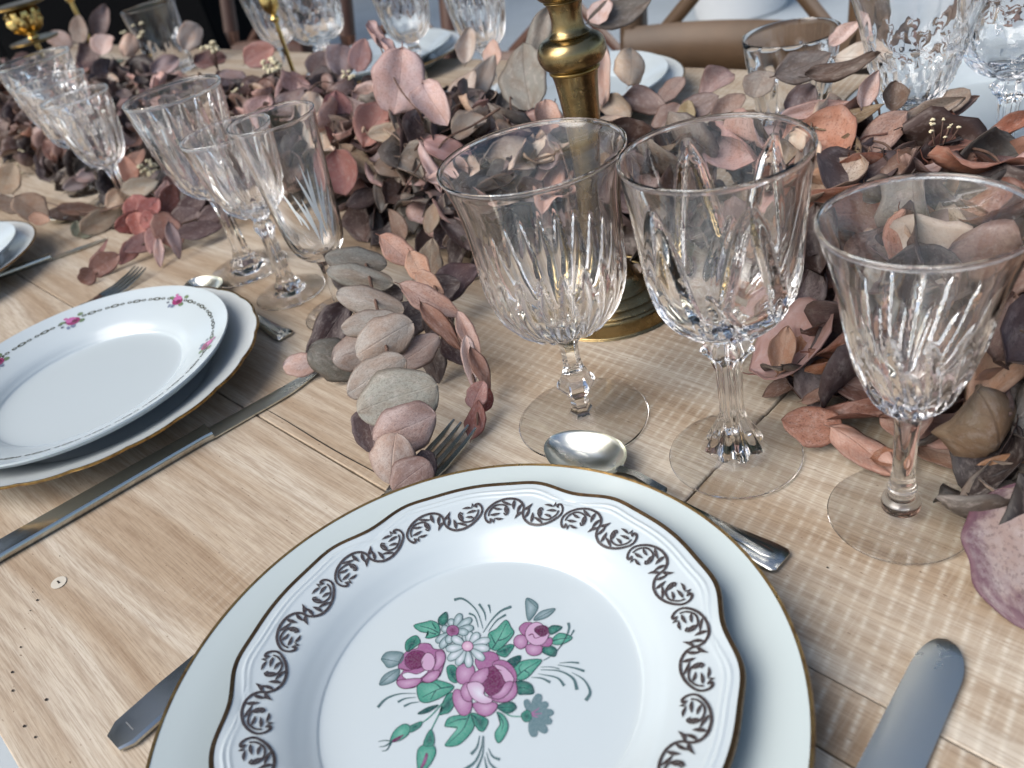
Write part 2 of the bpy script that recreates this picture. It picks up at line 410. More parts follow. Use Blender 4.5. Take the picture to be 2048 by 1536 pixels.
# ------------------------------------------------------------------ leaves
def leaf_mesh(seed, asp, fold, curl, roll, wavy, point, nu=10, nv=8, egg=False):
    """length 1 along +Y, normal +Z, asp = width; a thin two-sided blade with its own short stalk"""
    rs = np.random.default_rng(seed)
    ph = rs.uniform(0, 6.28, 6)
    top = np.zeros((nu + 1, nv + 1, 3))
    for i in range(nu + 1):
        t = i / nu
        hw = .5 * asp * (max(0.0, math.sin(PI * min(1, t ** (.82 if point > .6 else .93))))) ** point
        if egg: t = (1 - math.cos(PI * (.02 + .96 * i / nu))) / 2; hw = .5 * asp * math.sin(PI * (.02 + .96 * i / nu)) * (1 + .06 * math.cos(PI * i / nu + ph[0]))
        hw *= 1 + (.02 if egg else 1) * .07 * math.sin(5 * t + ph[0]) + .03 * math.sin(13 * t + ph[5])
        for j in range(nv + 1):
            u = j / nv * 2 - 1
            e = 1 + (.06 * math.sin(9 * t + ph[1] + (3 if u > 0 else 0)) + .03 * math.sin(21 * t + ph[2] + (2 if u > 0 else 0))) * abs(u)
            x = u * hw * e + .04 * math.sin(3 * t + ph[2])
            z = fold * abs(x) + wavy * abs(u) ** 1.6 * math.sin(7.5 * t + ph[3] + (1.7 if u > 0 else 0)) + wavy * .5 * math.sin(4 * u + 5 * t + ph[4])
            # roll across
            if abs(roll) > 1e-3:
                a = x * roll; x2 = math.sin(a) / roll; z += (1 - math.cos(a)) / roll; x = x2
            y = t
            if abs(curl) > 1e-3:
                a = (y - .35) * curl; y2 = (math.sin(a)) / curl + .35; dz = (1 - math.cos(a)) / curl
                y, z = y2 - z * math.sin(a), dz + z * math.cos(a)
            top[i, j] = (x, y, z)
    # normals by finite difference
    du = np.gradient(top, axis=0); dv = np.gradient(top, axis=1)
    nn = np.cross(dv, du); nn /= np.linalg.norm(nn, axis=2, keepdims=True) + 1e-9
    th = .011
    bot = top - nn * th
    m_ = (nv + 1); off = (nu + 1) * m_
    V = np.concatenate([top.reshape(-1, 3), bot.reshape(-1, 3)])
    uvv = [(j / nv, i / nu) for i in range(nu + 1) for j in range(nv + 1)] * 2
    Fc = []
    for i in range(nu):
        for j in range(nv):
            a = i * m_ + j
            Fc.append((a, a + 1, a + m_ + 1, a + m_)); Fc.append((off + a, off + a + m_, off + a + m_ + 1, off + a + 1))
        for j, s_ in ((0, 1), (nv, 0)):
            a = i * m_ + j
            Fc.append((a, a + m_, off + a + m_, off + a) if s_ else (a, off + a, off + a + m_, a + m_))
    tint = [(1, 1, 1, 1)] * off + [(.92, .86, .82, 1)] * off
    # stalk
    k0 = len(V); st = []
    for q, (yy, rr) in enumerate(((-.085, .009), (-.03, .009), (.03, .011)) if not egg else ((-.01, .004), (.01, .004), (.03, .004))):
        for k in range(4): st.append((rr * (.3 if egg else 1) * math.cos(k * PI / 2) + .04 * math.sin(ph[2]) * (q / 2), yy, rr * math.sin(k * PI / 2) - .01 + (.02 * curl * (q - 2) ** 2)))
    V = np.concatenate([V, np.array(st)]); uvv += [(.5, 0)] * 12; tint += [(.6, .5, .45, 1)] * 12
    for q in range(2):
        for k in range(4):
            k2 = (k + 1) % 4; Fc.append((k0 + q * 4 + k, k0 + q * 4 + k2, k0 + q * 4 + 4 + k2, k0 + q * 4 + 4 + k))
    me = mesh('leaf', V, Fc, LEAF, 180)
    ul = me.uv_layers.new(name='UVMap')
    li = np.zeros(len(me.loops), dtype=np.int32); me.loops.foreach_get('vertex_index', li)
    ul.data.foreach_set('uv', np.array(uvv, dtype=np.float32)[li].ravel())
    a = me.color_attributes.new('tint', 'FLOAT_COLOR', 'POINT'); a.data.foreach_set('color', np.array(tint, dtype=np.float32).ravel())
    return me, V, Fc, uvv, tint
LV = []
for k in range(26):
    rs = random.Random(100 + k)
    kind = k % 3
    asp = (.95, .72, .5)[kind] * rs.uniform(.88, 1.1)
    LV.append((asp,) + leaf_mesh(k, asp, rs.uniform(.02, .5), rs.uniform(-1.6, 2.2), rs.choice((rs.uniform(-2.5, 3.6), rs.uniform(.5, 2.5), rs.uniform(2, 5))), rs.uniform(.02, .075), (.5, .58, .8)[kind]))
ROUND = [k for k in range(26) if k % 3 == 0]; OVAL = [k for k in range(26) if k % 3 == 1]; NARROW = [k for k in range(26) if k % 3 == 2]
# calmer leaves for the ones seen large
HV = []
for k in range(12):
    rs = random.Random(300 + k); asp = (.95, .75, .52)[k % 3] * rs.uniform(.95, 1.06)
    HV.append((asp,) + leaf_mesh(500 + k, asp, rs.uniform(.05, .22), rs.uniform(-.5, .7), rs.uniform(-.6, 1.0), rs.uniform(.008, .022), (.5, .52, .72)[k % 3], 14, 10))
CVP = []
for k in range(18):
    rs = random.Random(700 + k); asp = (.9, .72, .5)[k % 3] * rs.uniform(.95, 1.06)
    CVP.append((asp,) + leaf_mesh(800 + k, asp, rs.uniform(.05, .45), rs.uniform(-1.2, 1.6), rs.choice((rs.uniform(-2.6, -1), rs.uniform(1.2, 4.2), rs.uniform(1.2, 4.2))), rs.uniform(.02, .055), (.5, .54, .74)[k % 3], 14, 12))
SPECK = m_leaf('speckled_leaf', None, 2.0)
PV = []
for k in range(10):
    rs = random.Random(1200 + k); asp = .74 * rs.uniform(.95, 1.06)
    q_ = leaf_mesh(1300 + k, asp, -.03, rs.uniform(-.8, .1), rs.uniform(-1.5, -.5), rs.uniform(.008, .024), .5, 16, 12, True); q_[0].materials[0] = SPECK
    PV.append((asp,) + q_)
RV = [(.5,) + leaf_mesh(900 + k, .9, .05, .5, 5.5, .02, .6, 12, 14) for k in range(2)]     # rolled up leaves

def leaf_matrix(p, nrm, tip, L, wscale=1.0):
    n_ = Vector(nrm).normalized(); t = Vector(tip); t = (t - n_ * t.dot(n_))
    if t.length < 1e-4: t = n_.orthogonal()
    t.normalize(); x = t.cross(n_)
    m_ = Matrix(((x[0] * L * wscale, t[0] * L, n_[0] * L, p[0]), (x[1] * L * wscale, t[1] * L, n_[1] * L, p[1]), (x[2] * L * wscale, t[2] * L, n_[2] * L, p[2]), (0, 0, 0, 1)))
    return m_
PAL = dict(
    pink=[(176, 144, 140), (162, 130, 126), (190, 160, 152), (150, 118, 116)],
    red=[(138, 82, 74), (128, 70, 64), (150, 92, 82), (112, 62, 58)],
    russet=[(138, 92, 74), (122, 78, 62), (150, 104, 84), (104, 68, 56), (142, 98, 84)],
    brown=[(98, 74, 66), (82, 62, 56), (112, 88, 78), (70, 54, 50)],
    mauve=[(104, 88, 88), (88, 74, 76), (122, 104, 102), (76, 64, 66)],
    grey=[(128, 122, 112), (108, 104, 98), (142, 136, 126), (90, 88, 84)],
    sage=[(150, 144, 132), (160, 152, 142), (140, 136, 126)],
    beige=[(176, 160, 142), (192, 176, 156), (160, 144, 128), (182, 164, 148)],
    salmon=[(196, 154, 132), (206, 166, 144), (180, 138, 118)],
    tan=[(158, 126, 102), (170, 136, 110), (146, 114, 92)],
    olive=[(118, 100, 76), (128, 110, 86)],
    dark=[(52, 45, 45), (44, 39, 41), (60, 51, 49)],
    cream=[(210, 196, 174), (216, 202, 182)],
    purple=[(150, 126, 134)],
    orange=[(160, 102, 68), (172, 114, 78)],
)
def desat(c, k=.30):
    g_ = .3 * c[0] + .59 * c[1] + .11 * c[2]
    return tuple(v + (g_ - v) * k for v in c)
def lcol(name):
    c = desat(random.choice(PAL[name]), .26); k = random.uniform(1.0, 1.24)
    return srgb(*[min(255, v * k) for v in c])

class Branch:
    """one eucalyptus branch: every leaf near enough to see is a child; the buried ones are one joined part"""
    def __init__(s, name, label, cat, origin, group=None):
        s.root = thing(name, label, cat, origin, 0, group); s.o = Vector(origin); s.n = 0; s.stuffV = []; s.stuffF = []; s.sU = []; s.sT = []; s.cur = 0
    def leaf(s, p, nrm, tip, L, pool, color, W=None, centre=False):
        asp, me = pool[0], pool[1]
        ws = 1.0 if W is None else (W / L) / asp
        p = Vector(p)
        m_ = leaf_matrix(p, nrm, tip, L, ws)
        if centre: m_.translation = p - (m_.to_3x3() @ Vector((0, .5, 0)))
        m_.translation = m_.translation - s.o
        # never below the table top
        zmin = min((m_ @ Vector(v)).z for v in pool[2][::7]) + s.o.z
        if zmin < .0015 and s.o.z + m_.translation.z < .3: m_.translation.z += .0015 - zmin
        inst('leaf', me, s.root, m_, color); s.n += 1
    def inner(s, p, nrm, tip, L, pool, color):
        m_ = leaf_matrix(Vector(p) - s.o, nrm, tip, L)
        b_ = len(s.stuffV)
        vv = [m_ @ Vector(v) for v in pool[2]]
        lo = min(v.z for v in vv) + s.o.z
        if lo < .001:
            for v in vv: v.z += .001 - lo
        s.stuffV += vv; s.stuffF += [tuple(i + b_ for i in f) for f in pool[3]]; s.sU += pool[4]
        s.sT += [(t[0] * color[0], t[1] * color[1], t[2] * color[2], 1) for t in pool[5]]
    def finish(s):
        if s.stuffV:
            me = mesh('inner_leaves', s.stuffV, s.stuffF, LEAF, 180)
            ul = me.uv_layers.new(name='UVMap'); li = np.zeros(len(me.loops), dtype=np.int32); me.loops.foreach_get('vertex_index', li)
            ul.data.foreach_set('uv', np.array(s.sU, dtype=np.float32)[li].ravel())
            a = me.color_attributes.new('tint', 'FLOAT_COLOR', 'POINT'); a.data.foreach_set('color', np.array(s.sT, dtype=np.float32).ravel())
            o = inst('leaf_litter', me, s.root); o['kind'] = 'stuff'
    def stem(s, pts, r=.0013):
        P = crom([Vector(p) - s.o for p in pts], 5)
        b_ = MB(); b_.tube(P, np.linspace(r, r * .5, len(P)), 6); b_.build('stem', TWIG, s.root, 180)

def hero(br, px, py, z, L, W, ang, colr, pool=None, lean=None, side=None, up=.35, curly=0.0):
    """a leaf that can be picked out in the picture: centre over the table at height z, size in 2048-frame pixels, tip direction in degrees"""
    p = at(px, py, z); dist = (np.array(p) - CAM) @ CW
    tocam = Vector(CAM - np.array(p)).normalized()
    a = R(ang); tip = Vector(CR * math.cos(a) + CU * math.sin(a)); sd_ = Vector(-CR * math.sin(a) + CU * math.cos(a))
    lean = random.uniform(-.3, .3) if lean is None else lean; side = random.uniform(-.35, .35) if side is None else side
    nrm = (tocam * (1 - up) + Vector((0, 0, 1)) * up + tip * lean + sd_ * side).normalized()
    t = tip - nrm * tip.dot(nrm)
    fore = max(.45, t.length)
    sidev = sd_ - nrm * sd_.dot(nrm); fore2 = max(.5, sidev.length)
    Lm = L * dist / F_PX / fore; Wm = W * dist / F_PX / fore2
    if pool is None:
        q = Wm / Lm; grp = 0 if q > .82 else 1 if q > .6 else 2
        pool = CVP[random.randrange(6) * 3 + grp] if random.random() < curly else HV[random.randrange(4) * 3 + grp]
    br.leaf(p, nrm, tip, Lm, pool, srgb(*[v * .97 for v in desat(colr, .26)]) if isinstance(colr, tuple) else lcol(colr), Wm, True)

# ------------------------------------------------------------------ the long garland as branches
FB = [(-2.7, .33), (-1.5, .33), (-1.1, .325), (-.9, .365), (-.75, .41), (-.6, .405), (-.5, .39), (-.43, .44), (-.3, .455), (-.25, .43), (-.2, .36), (-.1, .325), (.1, .31), (.6, .31)]
BB = [(-2.7, .60), (-1.3, .60), (-.8, .59), (-.55, .575), (-.46, .53), (-.38, .53), (-.3, .60), (-.1, .585), (.6, .56)]
def interp(T, s): return float(np.interp(s, [a for a, _ in T], [b for _, b in T]))
BASE_C = (.086, .527)
def mound(s, n):
    f, k = interp(FB, s), interp(BB, s); t = (n - f) / (k - f)
    h = .088 if s < -.5 else .080 if s < -.3 else .082
    return h * max(0.0, 4 * t * (1 - t)) ** .55, t
def fill(br, s0, s1, cnt, inner, pal, Lr=(.036, .058), zoff=0.0, extra=0.0):
    def weights(t):
        names = list(pal); wts = [pal[k] for k in names]; return random.choices(names, wts)[0]
    for k in range(cnt + inner):
        isin = k >= cnt
        for _ in range(40):
            s_ = random.uniform(s0, s1); f, q = interp(FB, s_), interp(BB, s_)
            t = random.betavariate(1.15, 1.15); n_ = f + (q - f) * t
            x, y = S(s_, n_)
            if math.hypot(x - BASE_C[0], y - BASE_C[1]) > (.052 if not isin else .06): break
        h, t = mound(s_, n_)
        z = (random.uniform(.0, .6) * h if isin else h * random.uniform(.62, 1.0)) + zoff + .004
        out = Vector((TN[0], TN[1], 0)) * ((t - .5) * 1.6)
        nrm = Vector((0, 0, .75)) + out * .7 + Vector((random.gauss(0, .7), random.gauss(0, .7), random.gauss(0, .3)))
        if nrm.z < -.2: nrm.z = .2
        tip = out * 1.0 + Vector((random.gauss(0, .8), random.gauss(0, .8), random.gauss(-.15, .35))) + Vector((TD[0], TD[1], 0)) * .25
        L = random.uniform(*Lr) * (1 if random.random() < .8 else .72)
        pool = LV[random.choice(random.choices((ROUND, OVAL, NARROW), (4, 4, 2))[0])]
        colr = lcol(weights(t) if not isin else random.choice(('dark', 'brown', 'mauve', 'grey')))  # buried leaves take darker colours, painting shade into the gaps
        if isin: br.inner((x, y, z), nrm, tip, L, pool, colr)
        else: br.leaf((x, y, z), nrm, tip, L, pool, colr, None, True)

GR = 'eucalyptus branches laid along the table centre'
b_right = Branch('eucalyptus_branch', 'russet brown eucalyptus branch piled behind the rightmost front wine glass', 'dried branch', (*S(.0, .44), 0), GR)
b_mid = Branch('eucalyptus_branch', 'taupe and mauve eucalyptus branch in front of the tumbler on the far side', 'dried branch', (*S(-.28, .5), 0), GR)
b_can = Branch('eucalyptus_branch', 'grey and beige eucalyptus branch crowding the brass candlestick', 'dried branch', (*S(-.5, .48), 0), GR)
b_pink = Branch('eucalyptus_branch', 'dusty pink and red eucalyptus branch left of the brass candlestick', 'dried branch', (*S(-.75, .5), 0), GR)
b_left = Branch('eucalyptus_branch', 'mauve brown eucalyptus branch with white florets behind the clear goblet trio', 'dried branch', (*S(-1.05, .46), 0), GR)
b_far = Branch('eucalyptus_branch', 'far plum brown eucalyptus branch behind the three goblets at the left edge', 'dried branch', (*S(-1.5, .46), 0), GR)
b_end = Branch('eucalyptus_branch', 'farthest dark eucalyptus branch below the ornate gold candle cup', 'dried branch', (*S(-2.1, .46), 0), GR)
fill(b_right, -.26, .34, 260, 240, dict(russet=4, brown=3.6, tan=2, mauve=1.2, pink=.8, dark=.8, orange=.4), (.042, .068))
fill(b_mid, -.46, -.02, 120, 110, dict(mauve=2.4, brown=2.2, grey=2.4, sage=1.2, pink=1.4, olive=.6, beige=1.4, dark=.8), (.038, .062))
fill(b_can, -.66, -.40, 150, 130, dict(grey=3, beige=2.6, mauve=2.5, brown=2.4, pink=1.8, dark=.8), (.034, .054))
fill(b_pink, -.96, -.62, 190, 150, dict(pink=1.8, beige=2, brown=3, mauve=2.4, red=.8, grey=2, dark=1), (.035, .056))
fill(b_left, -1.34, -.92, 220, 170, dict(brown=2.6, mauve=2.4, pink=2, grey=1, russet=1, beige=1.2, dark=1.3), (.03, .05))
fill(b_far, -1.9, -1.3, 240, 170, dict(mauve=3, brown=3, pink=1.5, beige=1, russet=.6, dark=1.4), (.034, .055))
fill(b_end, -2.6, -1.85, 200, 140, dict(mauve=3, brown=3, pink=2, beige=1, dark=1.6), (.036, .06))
b_can.stem([at(790, 335, .05), at(850, 280, .07), at(880, 300, .06), at(940, 440, .03)])
b_pink.stem([at(850, 250, .09), at(835, 220, .11), at(795, 170, .125), at(750, 70, .15)], .0012)
b_right.stem([at(2048, 640, .06), at(2000, 600, .05), at(1960, 560, .03)])
b_mid.stem([at(1745, 190, .085), at(1757, 215, .09), at(1760, 245, .08)])

# --- leaves that stand out, right side
HR = [(1604, 130, .10, 115, 62, 20, (112, 104, 100)), (1519, 168, .085, 58, 62, 250, (136, 128, 120)), (1690, 137, .105, 125, 48, -8, (94, 76, 66)), (1735, 112, .10, 110, 52, -15, (190, 182, 170)), (1690, 72, .10, 70, 36, 30, (206, 182, 176)),
      (1433, 171, .06, 70, 52, 20, (150, 124, 122)), (1734, 186, .10, 92, 42, 68, (192, 164, 156)), (1785, 198, .09, 70, 52, 80, (112, 90, 74)), (1856, 232, .085, 140, 42, 18, (150, 136, 122)), (1905, 203, .085, 70, 46, 20, (142, 130, 116)), (1905, 222, .08, 110, 34, 28, (140, 112, 100)),
      (1912, 284, .075, 140, 58, 24, (140, 92, 78)), (1940, 320, .065, 132, 50, 18, (150, 94, 74)), (2012, 262, .07, 100, 50, 16, (160, 98, 74)), (1765, 268, .085, 150, 72, 50, (164, 132, 118)), (1795, 318, .07, 120, 48, 28, (132, 106, 96)),
      (1697, 236, .09, 125, 40, 4, (134, 112, 78)), (1630, 219, .09, 150, 34, 14, (198, 160, 150)), (1662, 296, .07, 110, 50, 55, (160, 126, 116)), (1676, 386, .05, 120, 46, 20, (116, 86, 76)), (1600, 200, .085, 80, 60, 40, (112, 96, 98)),
      (1800, 394, .06, 105, 56, 12, (178, 146, 134)), (2005, 460, .05, 125, 105, 20, (192, 128, 104)), (1920, 425, .055, 125, 76, 30, (186, 180, 172)), (1668, 508, .035, 90, 66, 10, (132, 94, 76)), (1660, 556, .04, 60, 42, 240, (166, 112, 86)),
      (1659, 631, .02, 92, 44, 15, (142, 92, 72)), (1566, 700, .03, 100, 52, 75, (186, 140, 110)), (1594, 706, .025, 96, 44, 90, (178, 118, 80)), (1509, 652, .02, 50, 44, 100, (184, 124, 84)), (1647, 685, .02, 110, 32, 62, (140, 100, 80)), (2020, 552, .05, 92, 56, 30, (172, 92, 66)),
      (2022, 672, .045, 130, 70, -20, (182, 136, 106)), (1988, 725, .035, 140, 88, 40, (172, 126, 100)), (1624, 850, .012, 112, 80, 165, (164, 108, 84)), (1722, 898, .010, 118, 84, -52, (178, 134, 116)), (1904, 845, .018, 155, 104, -18, (182, 138, 122)), (1728, 826, .016, 165, 52, -14, (138, 90, 74)),
      (2002, 806, .03, 150, 100, 28, (174, 132, 106)), (2008, 862, .018, 112, 56, 8, (150, 92, 70)), (1904, 908, .007, 112, 62, -18, (152, 118, 98)), (2002, 934, .016, 135, 44, 16, (180, 132, 92)), (1655, 790, .012, 100, 36, 4, (158, 124, 108)), (1752, 788, .02, 150, 64, -32, (112, 80, 72)),
      (1776, 920, .007, 66, 42, -10, (172, 114, 82)), (1560, 780, .006, 70, 34, 190, (120, 90, 76)), (1870, 880, .009, 100, 50, 10, (140, 100, 84)), (1700, 720, .02, 110, 60, 120, (112, 82, 72)), (1610, 590, .02, 100, 56, 60, (128, 92, 78)), (1560, 620, .015, 90, 50, 20, (146, 100, 78)), (1640, 740, .015, 100, 54, 140, (120, 86, 72)), (1960, 600, .045, 110, 60, 60, (150, 102, 80)), (1860, 700, .03, 120, 70, -10, (134, 96, 82)), (1930, 770, .03, 130, 70, 10, (142, 104, 90)), (1810, 860, .014, 100, 60, -40, (150, 108, 90))]
for h in HR: hero(b_right if h[1] > 240 or h[0] > 1850 else b_mid, *h, curly=.65)
# --- around the candlestick
HC_ = [(1055, 155, .105, 150, 90, 100, (124, 122, 112)), (1078, 72, .13, 120, 56, 65, (118, 116, 108)), (1018, 205, .08, 96, 54, 80, (64, 62, 62)), (1098, 236, .095, 80, 56, 100, (190, 150, 132)), (1098, 366, .055, 170, 62, 84, (200, 154, 138)), (1205, 145, .09, 128, 46, 85, (196, 168, 156)), (1202, 22, .13, 60, 52, 90, (200, 172, 164)), (1238, 24, .125, 140, 58, 22, (108, 100, 90)),
       (1262, 132, .075, 78, 76, 80, (206, 184, 158)), (1290, 205, .06, 96, 52, -12, (128, 104, 98)), (1232, 215, .06, 66, 48, -30, (196, 178, 156)), (925, 180, .08, 90, 52, 60, (190, 172, 156)), (965, 152, .085, 96, 46, 65, (184, 170, 156)), (985, 105, .09, 70, 36, 95, (206, 170, 152)), (937, 95, .09, 76, 46, 80, (186, 176, 166)), (1285, 290, .05, 70, 44, 60, (140, 110, 102)), (1330, 240, .05, 76, 50, 40, (130, 104, 96)), (1345, 180, .05, 60, 40, 30, (150, 124, 116)), (1400, 215, .055, 80, 52, 20, (120, 100, 96)), (1460, 225, .06, 86, 50, 45, (150, 128, 118)), (1375, 225, .055, 50, 36, 90, (150, 134, 92)),
       (840, 362, .05, 90, 32, 100, (150, 144, 134)), (795, 450, .035, 76, 32, 120, (152, 118, 94)), (863, 436, .04, 66, 34, 90, (166, 142, 114)), (895, 300, .075, 100, 58, -25, (184, 140, 138)), (860, 330, .07, 120, 34, -70, (190, 160, 158)), (985, 440, .03, 80, 40, 80, (140, 118, 108)), (1258, 545, .02, 34, 62, 100, (206, 186, 162)), (950, 360, .05, 90, 50, 50, (110, 92, 92)), (915, 470, .03, 90, 44, -60, (92, 76, 76)), (900, 400, .045, 90, 44, 70, (120, 104, 96)), (1000, 330, .06, 80, 46, 90, (188, 150, 140)), (1150, 330, .045, 70, 40, 70, (120, 96, 92))]
for h in HC_: hero(b_can, *h, curly=.5)
# --- pink spray left of the candlestick
HP = [(795, 162, .125, 128, 122, 262, (202, 170, 168)), (866, 204, .118, 105, 68, -62, (200, 170, 166)), (682, 246, .075, 124, 72, 100, (170, 112, 108)), (686, 350, .055, 104, 80, -70, (166, 104, 96)), (754, 250, .085, 108, 78, 60, (178, 120, 108)), (812, 226, .09, 76, 56, 20, (152, 82, 72)), (783, 264, .085, 96, 38, 10, (190, 170, 144)), (720, 322, .06, 108, 44, -42, (164, 138, 106)), (790, 336, .06, 82, 54, 0, (160, 138, 120)),
      (683, 118, .10, 70, 66, 90, (150, 130, 132)), (722, 112, .10, 70, 44, 80, (178, 132, 128)), (850, 232, .085, 84, 32, 5, (112, 80, 64)), (655, 160, .085, 70, 54, 30, (108, 96, 94)), (640, 130, .09, 62, 48, 60, (140, 116, 110)), (872, 262, .07, 90, 40, -20, (120, 62, 56)), (900, 215, .075, 70, 46, 40, (190, 168, 152)), (735, 395, .035, 90, 40, 30, (92, 74, 70)), (820, 400, .03, 80, 44, -50, (120, 98, 90))]
for h in HP: hero(b_pink, *h, curly=.35)
hero(b_pink, 752, 72, .15, 64, 30, 122, (198, 166, 166), RV[0]); hero(b_pink, 778, 103, .14, 56, 28, 118, (198, 164, 164), RV[1])
# --- left, by the goblet trio
HL = [(208, 88, .11, 50, 50, 80, (212, 180, 168)), (257, 90, .11, 46, 42, 60, (206, 172, 150)), (382, 72, .11, 62, 46, 60, (206, 184, 166)), (330, 130, .09, 60, 40, 30, (180, 152, 150)), (420, 120, .095, 60, 44, 20, (124, 84, 80)), (520, 110, .10, 70, 46, 30, (180, 120, 110)), (470, 160, .08, 60, 40, -30, (174, 150, 150)), (300, 215, .05, 60, 36, 60, (164, 110, 70)), (230, 160, .075, 56, 36, 40, (180, 150, 140)), (160, 60, .12, 60, 38, 100, (152, 130, 112)), (200, 40, .12, 66, 36, 70, (150, 124, 118)), (590, 170, .075, 60, 40, 60, (190, 160, 150)), (560, 150, .085, 50, 36, 110, (110, 88, 88)),
      (180, 115, .09, 56, 50, 30, (112, 86, 84)), (120, 80, .10, 54, 40, 120, (200, 172, 160)), (40, 150, .08, 56, 40, 30, (160, 112, 92)), (620, 200, .07, 66, 36, 40, (180, 156, 146))]
for h in HL: hero(b_left, *h, curly=.6)
for br, s0, s1 in ((b_right, -.22, .3), (b_mid, -.42, -.1), (b_can, -.62, -.44), (b_pink, -.92, -.64), (b_left, -1.3, -.95), (b_far, -1.8, -1.35)):
    for k in range(7):
        sa = random.uniform(s0, s1); na = random.uniform(interp(FB, sa) + .03, interp(BB, sa) - .03); pts = []
        da, db = random.uniform(-.05, .05), random.uniform(-.05, .05)
        for q in range(4):
            sq, nq = sa + da * q / 2, na + db * q / 2; pts.append((*S(sq, nq), max(.01, mound(sq, min(max(nq, interp(FB, sq) + .01), interp(BB, sq) - .01))[0] * .98 + .004 + random.uniform(-.012, .014))))
        br.stem(pts, .0012)
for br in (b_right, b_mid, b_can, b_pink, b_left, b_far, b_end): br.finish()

# --- drooping grey sprig in front
sp = Branch('eucalyptus_sprig', 'drooping grey green eucalyptus sprig of round speckled leaves ending over the fork', 'dried sprig', tuple(at(760, 760, 0)))
sp.stem([at(730, 520, .05), at(760, 640, .05), at(790, 780, .035), at(805, 900, .022), at(815, 960, .016)])
for h in [(738, 862, .012, 84, 58, -80, (112, 92, 94)), (716, 706, .032, 92, 66, 200, (176, 162, 152)), (655, 668, .02, 136, 56, 232, (74, 56, 58)), (676, 722, .018, 110, 78, -25, (118, 118, 108)), (603, 729, .014, 66, 42, 182, (214, 184, 174)), (832, 704, .035, 100, 50, 40, (172, 150, 140)), (880, 640, .03, 70, 46, 50, (90, 78, 76)), (868, 730, .012, 80, 44, -80, (100, 88, 84)), (842, 575, .04, 70, 44, 70, (132, 118, 104)), (700, 560, .03, 80, 50, 150, (92, 84, 80)), (760, 600, .03, 90, 60, 20, (84, 74, 74)), (820, 640, .025, 90, 60, 30, (78, 68, 70)),
          (712, 520, .055, 108, 46, 172, (142, 142, 132)), (719, 553, .053, 120, 46, 172, (152, 150, 138)), (739, 602, .052, 126, 56, 168, (172, 164, 152)), (741, 648, .050, 106, 50, 186, (176, 168, 156)), (768, 678, .050, 118, 80, 206, (182, 172, 160)), (752, 752, .046, 120, 68, 208, (176, 168, 156)), (794, 796, .043, 150, 100, 205, (160, 160, 146)), (808, 852, .036, 122, 82, 200, (178, 152, 146)), (852, 930, .016, 56, 34, -70, (92, 76, 80)), (786, 918, .030, 92, 84, 258, (198, 176, 162)), (822, 952, .022, 82, 64, 225, (150, 120, 112))]:
    hero(sp, h[0], h[1], h[2], h[3] * 1.12, h[4] * 1.2, h[5], tuple(min(255, v * .93) for v in h[6]), PV[random.randrange(10)] if sum(h[6]) > 330 else None, lean=random.uniform(-.06, .10), side=random.uniform(-.12, .12), up=.16)
# --- russet sprig beside it
ru = Branch('eucalyptus_sprig', 'narrow leaved russet and pink sprig curving down between the grey sprig and the candlestick', 'dried sprig', tuple(at(930, 700, 0)))
ru.stem([at(850, 520, .05), at(880, 600, .045), at(925, 690, .03), at(952, 780, .018), at(955, 850, .01)])
for h in [(862, 515, .04, 84, 48, 80, (150, 132, 108)), (910, 560, .03, 116, 66, 30, (98, 74, 76)), (800, 502, .062, 100, 50, -35, (210, 160, 138)), (840, 535, .058, 78, 46, -58, (216, 168, 138)), (860, 566, .05, 70, 40, -30, (190, 148, 124)), (862, 600, .052, 140, 50, -26, (186, 150, 136)), (882, 652, .042, 128, 36, -52, (150, 106, 88)), (938, 668, .036, 104, 34, -62, (188, 152, 140)), (940, 725, .028, 112, 32, -80, (206, 178, 170)), (962, 740, .024, 104, 30, -70, (150, 108, 92)), (956, 790, .02, 60, 46, 70, (186, 132, 124)), (972, 800, .012, 50, 26, 75, (150, 70, 58)), (950, 842, .009, 80, 40, 80, (150, 84, 72)), (910, 700, .02, 80, 44, -50, (100, 78, 76)), (880, 580, .03, 90, 60, 20, (84, 70, 70))]:
    hero(ru, *h, up=.2, lean=random.uniform(-.1, .1))
# --- red whorl sprig on the left
rd = Branch('eucalyptus_sprig', 'brick red eucalyptus sprig with a round whorl lying left of the clear goblet trio', 'dried sprig', tuple(at(300, 460, 0)))
rd.stem([at(420, 430, .02), at(330, 460, .02), at(270, 500, .012), at(210, 535, .006), at(170, 565, .004)])
for h in [(280, 425, .028, 70, 62, 110, (176, 92, 82)), (262, 445, .026, 58, 40, 200, (168, 82, 70)), (300, 420, .03, 56, 44, 60, (184, 100, 92)), (275, 448, .03, 50, 44, -80, (180, 90, 76)), (298, 440, .032, 40, 40, 20, (160, 72, 64)), (335, 462, .022, 72, 58, -50, (176, 124, 108)), (310, 478, .018, 66, 40, -90, (172, 122, 116)), (285, 490, .014, 70, 44, 220, (166, 118, 112)), (258, 505, .012, 62, 32, 240, (164, 104, 96)), (212, 532, .008, 68, 42, 30, (160, 112, 98)), (177, 560, .005, 34, 32, 230, (156, 108, 92)), (203, 500, .012, 52, 10, 65, (140, 82, 76)), (322, 510, .010, 62, 20, -85, (190, 154, 148)), (358, 500, .01, 74, 24, -75, (164, 138, 140)), (340, 400, .03, 64, 36, 80, (140, 78, 66)), (370, 440, .02, 70, 50, 30, (96, 70, 70)), (400, 460, .015, 90, 40, 20, (96, 72, 72)), (325, 385, .035, 54, 24, 70, (190, 150, 144)), (385, 410, .025, 80, 50, 60, (84, 58, 56)), (350, 375, .03, 60, 36, 120, (100, 60, 52)), (430, 430, .02, 70, 40, 10, (110, 86, 84))]:
    hero(rd, *h, up=.2)
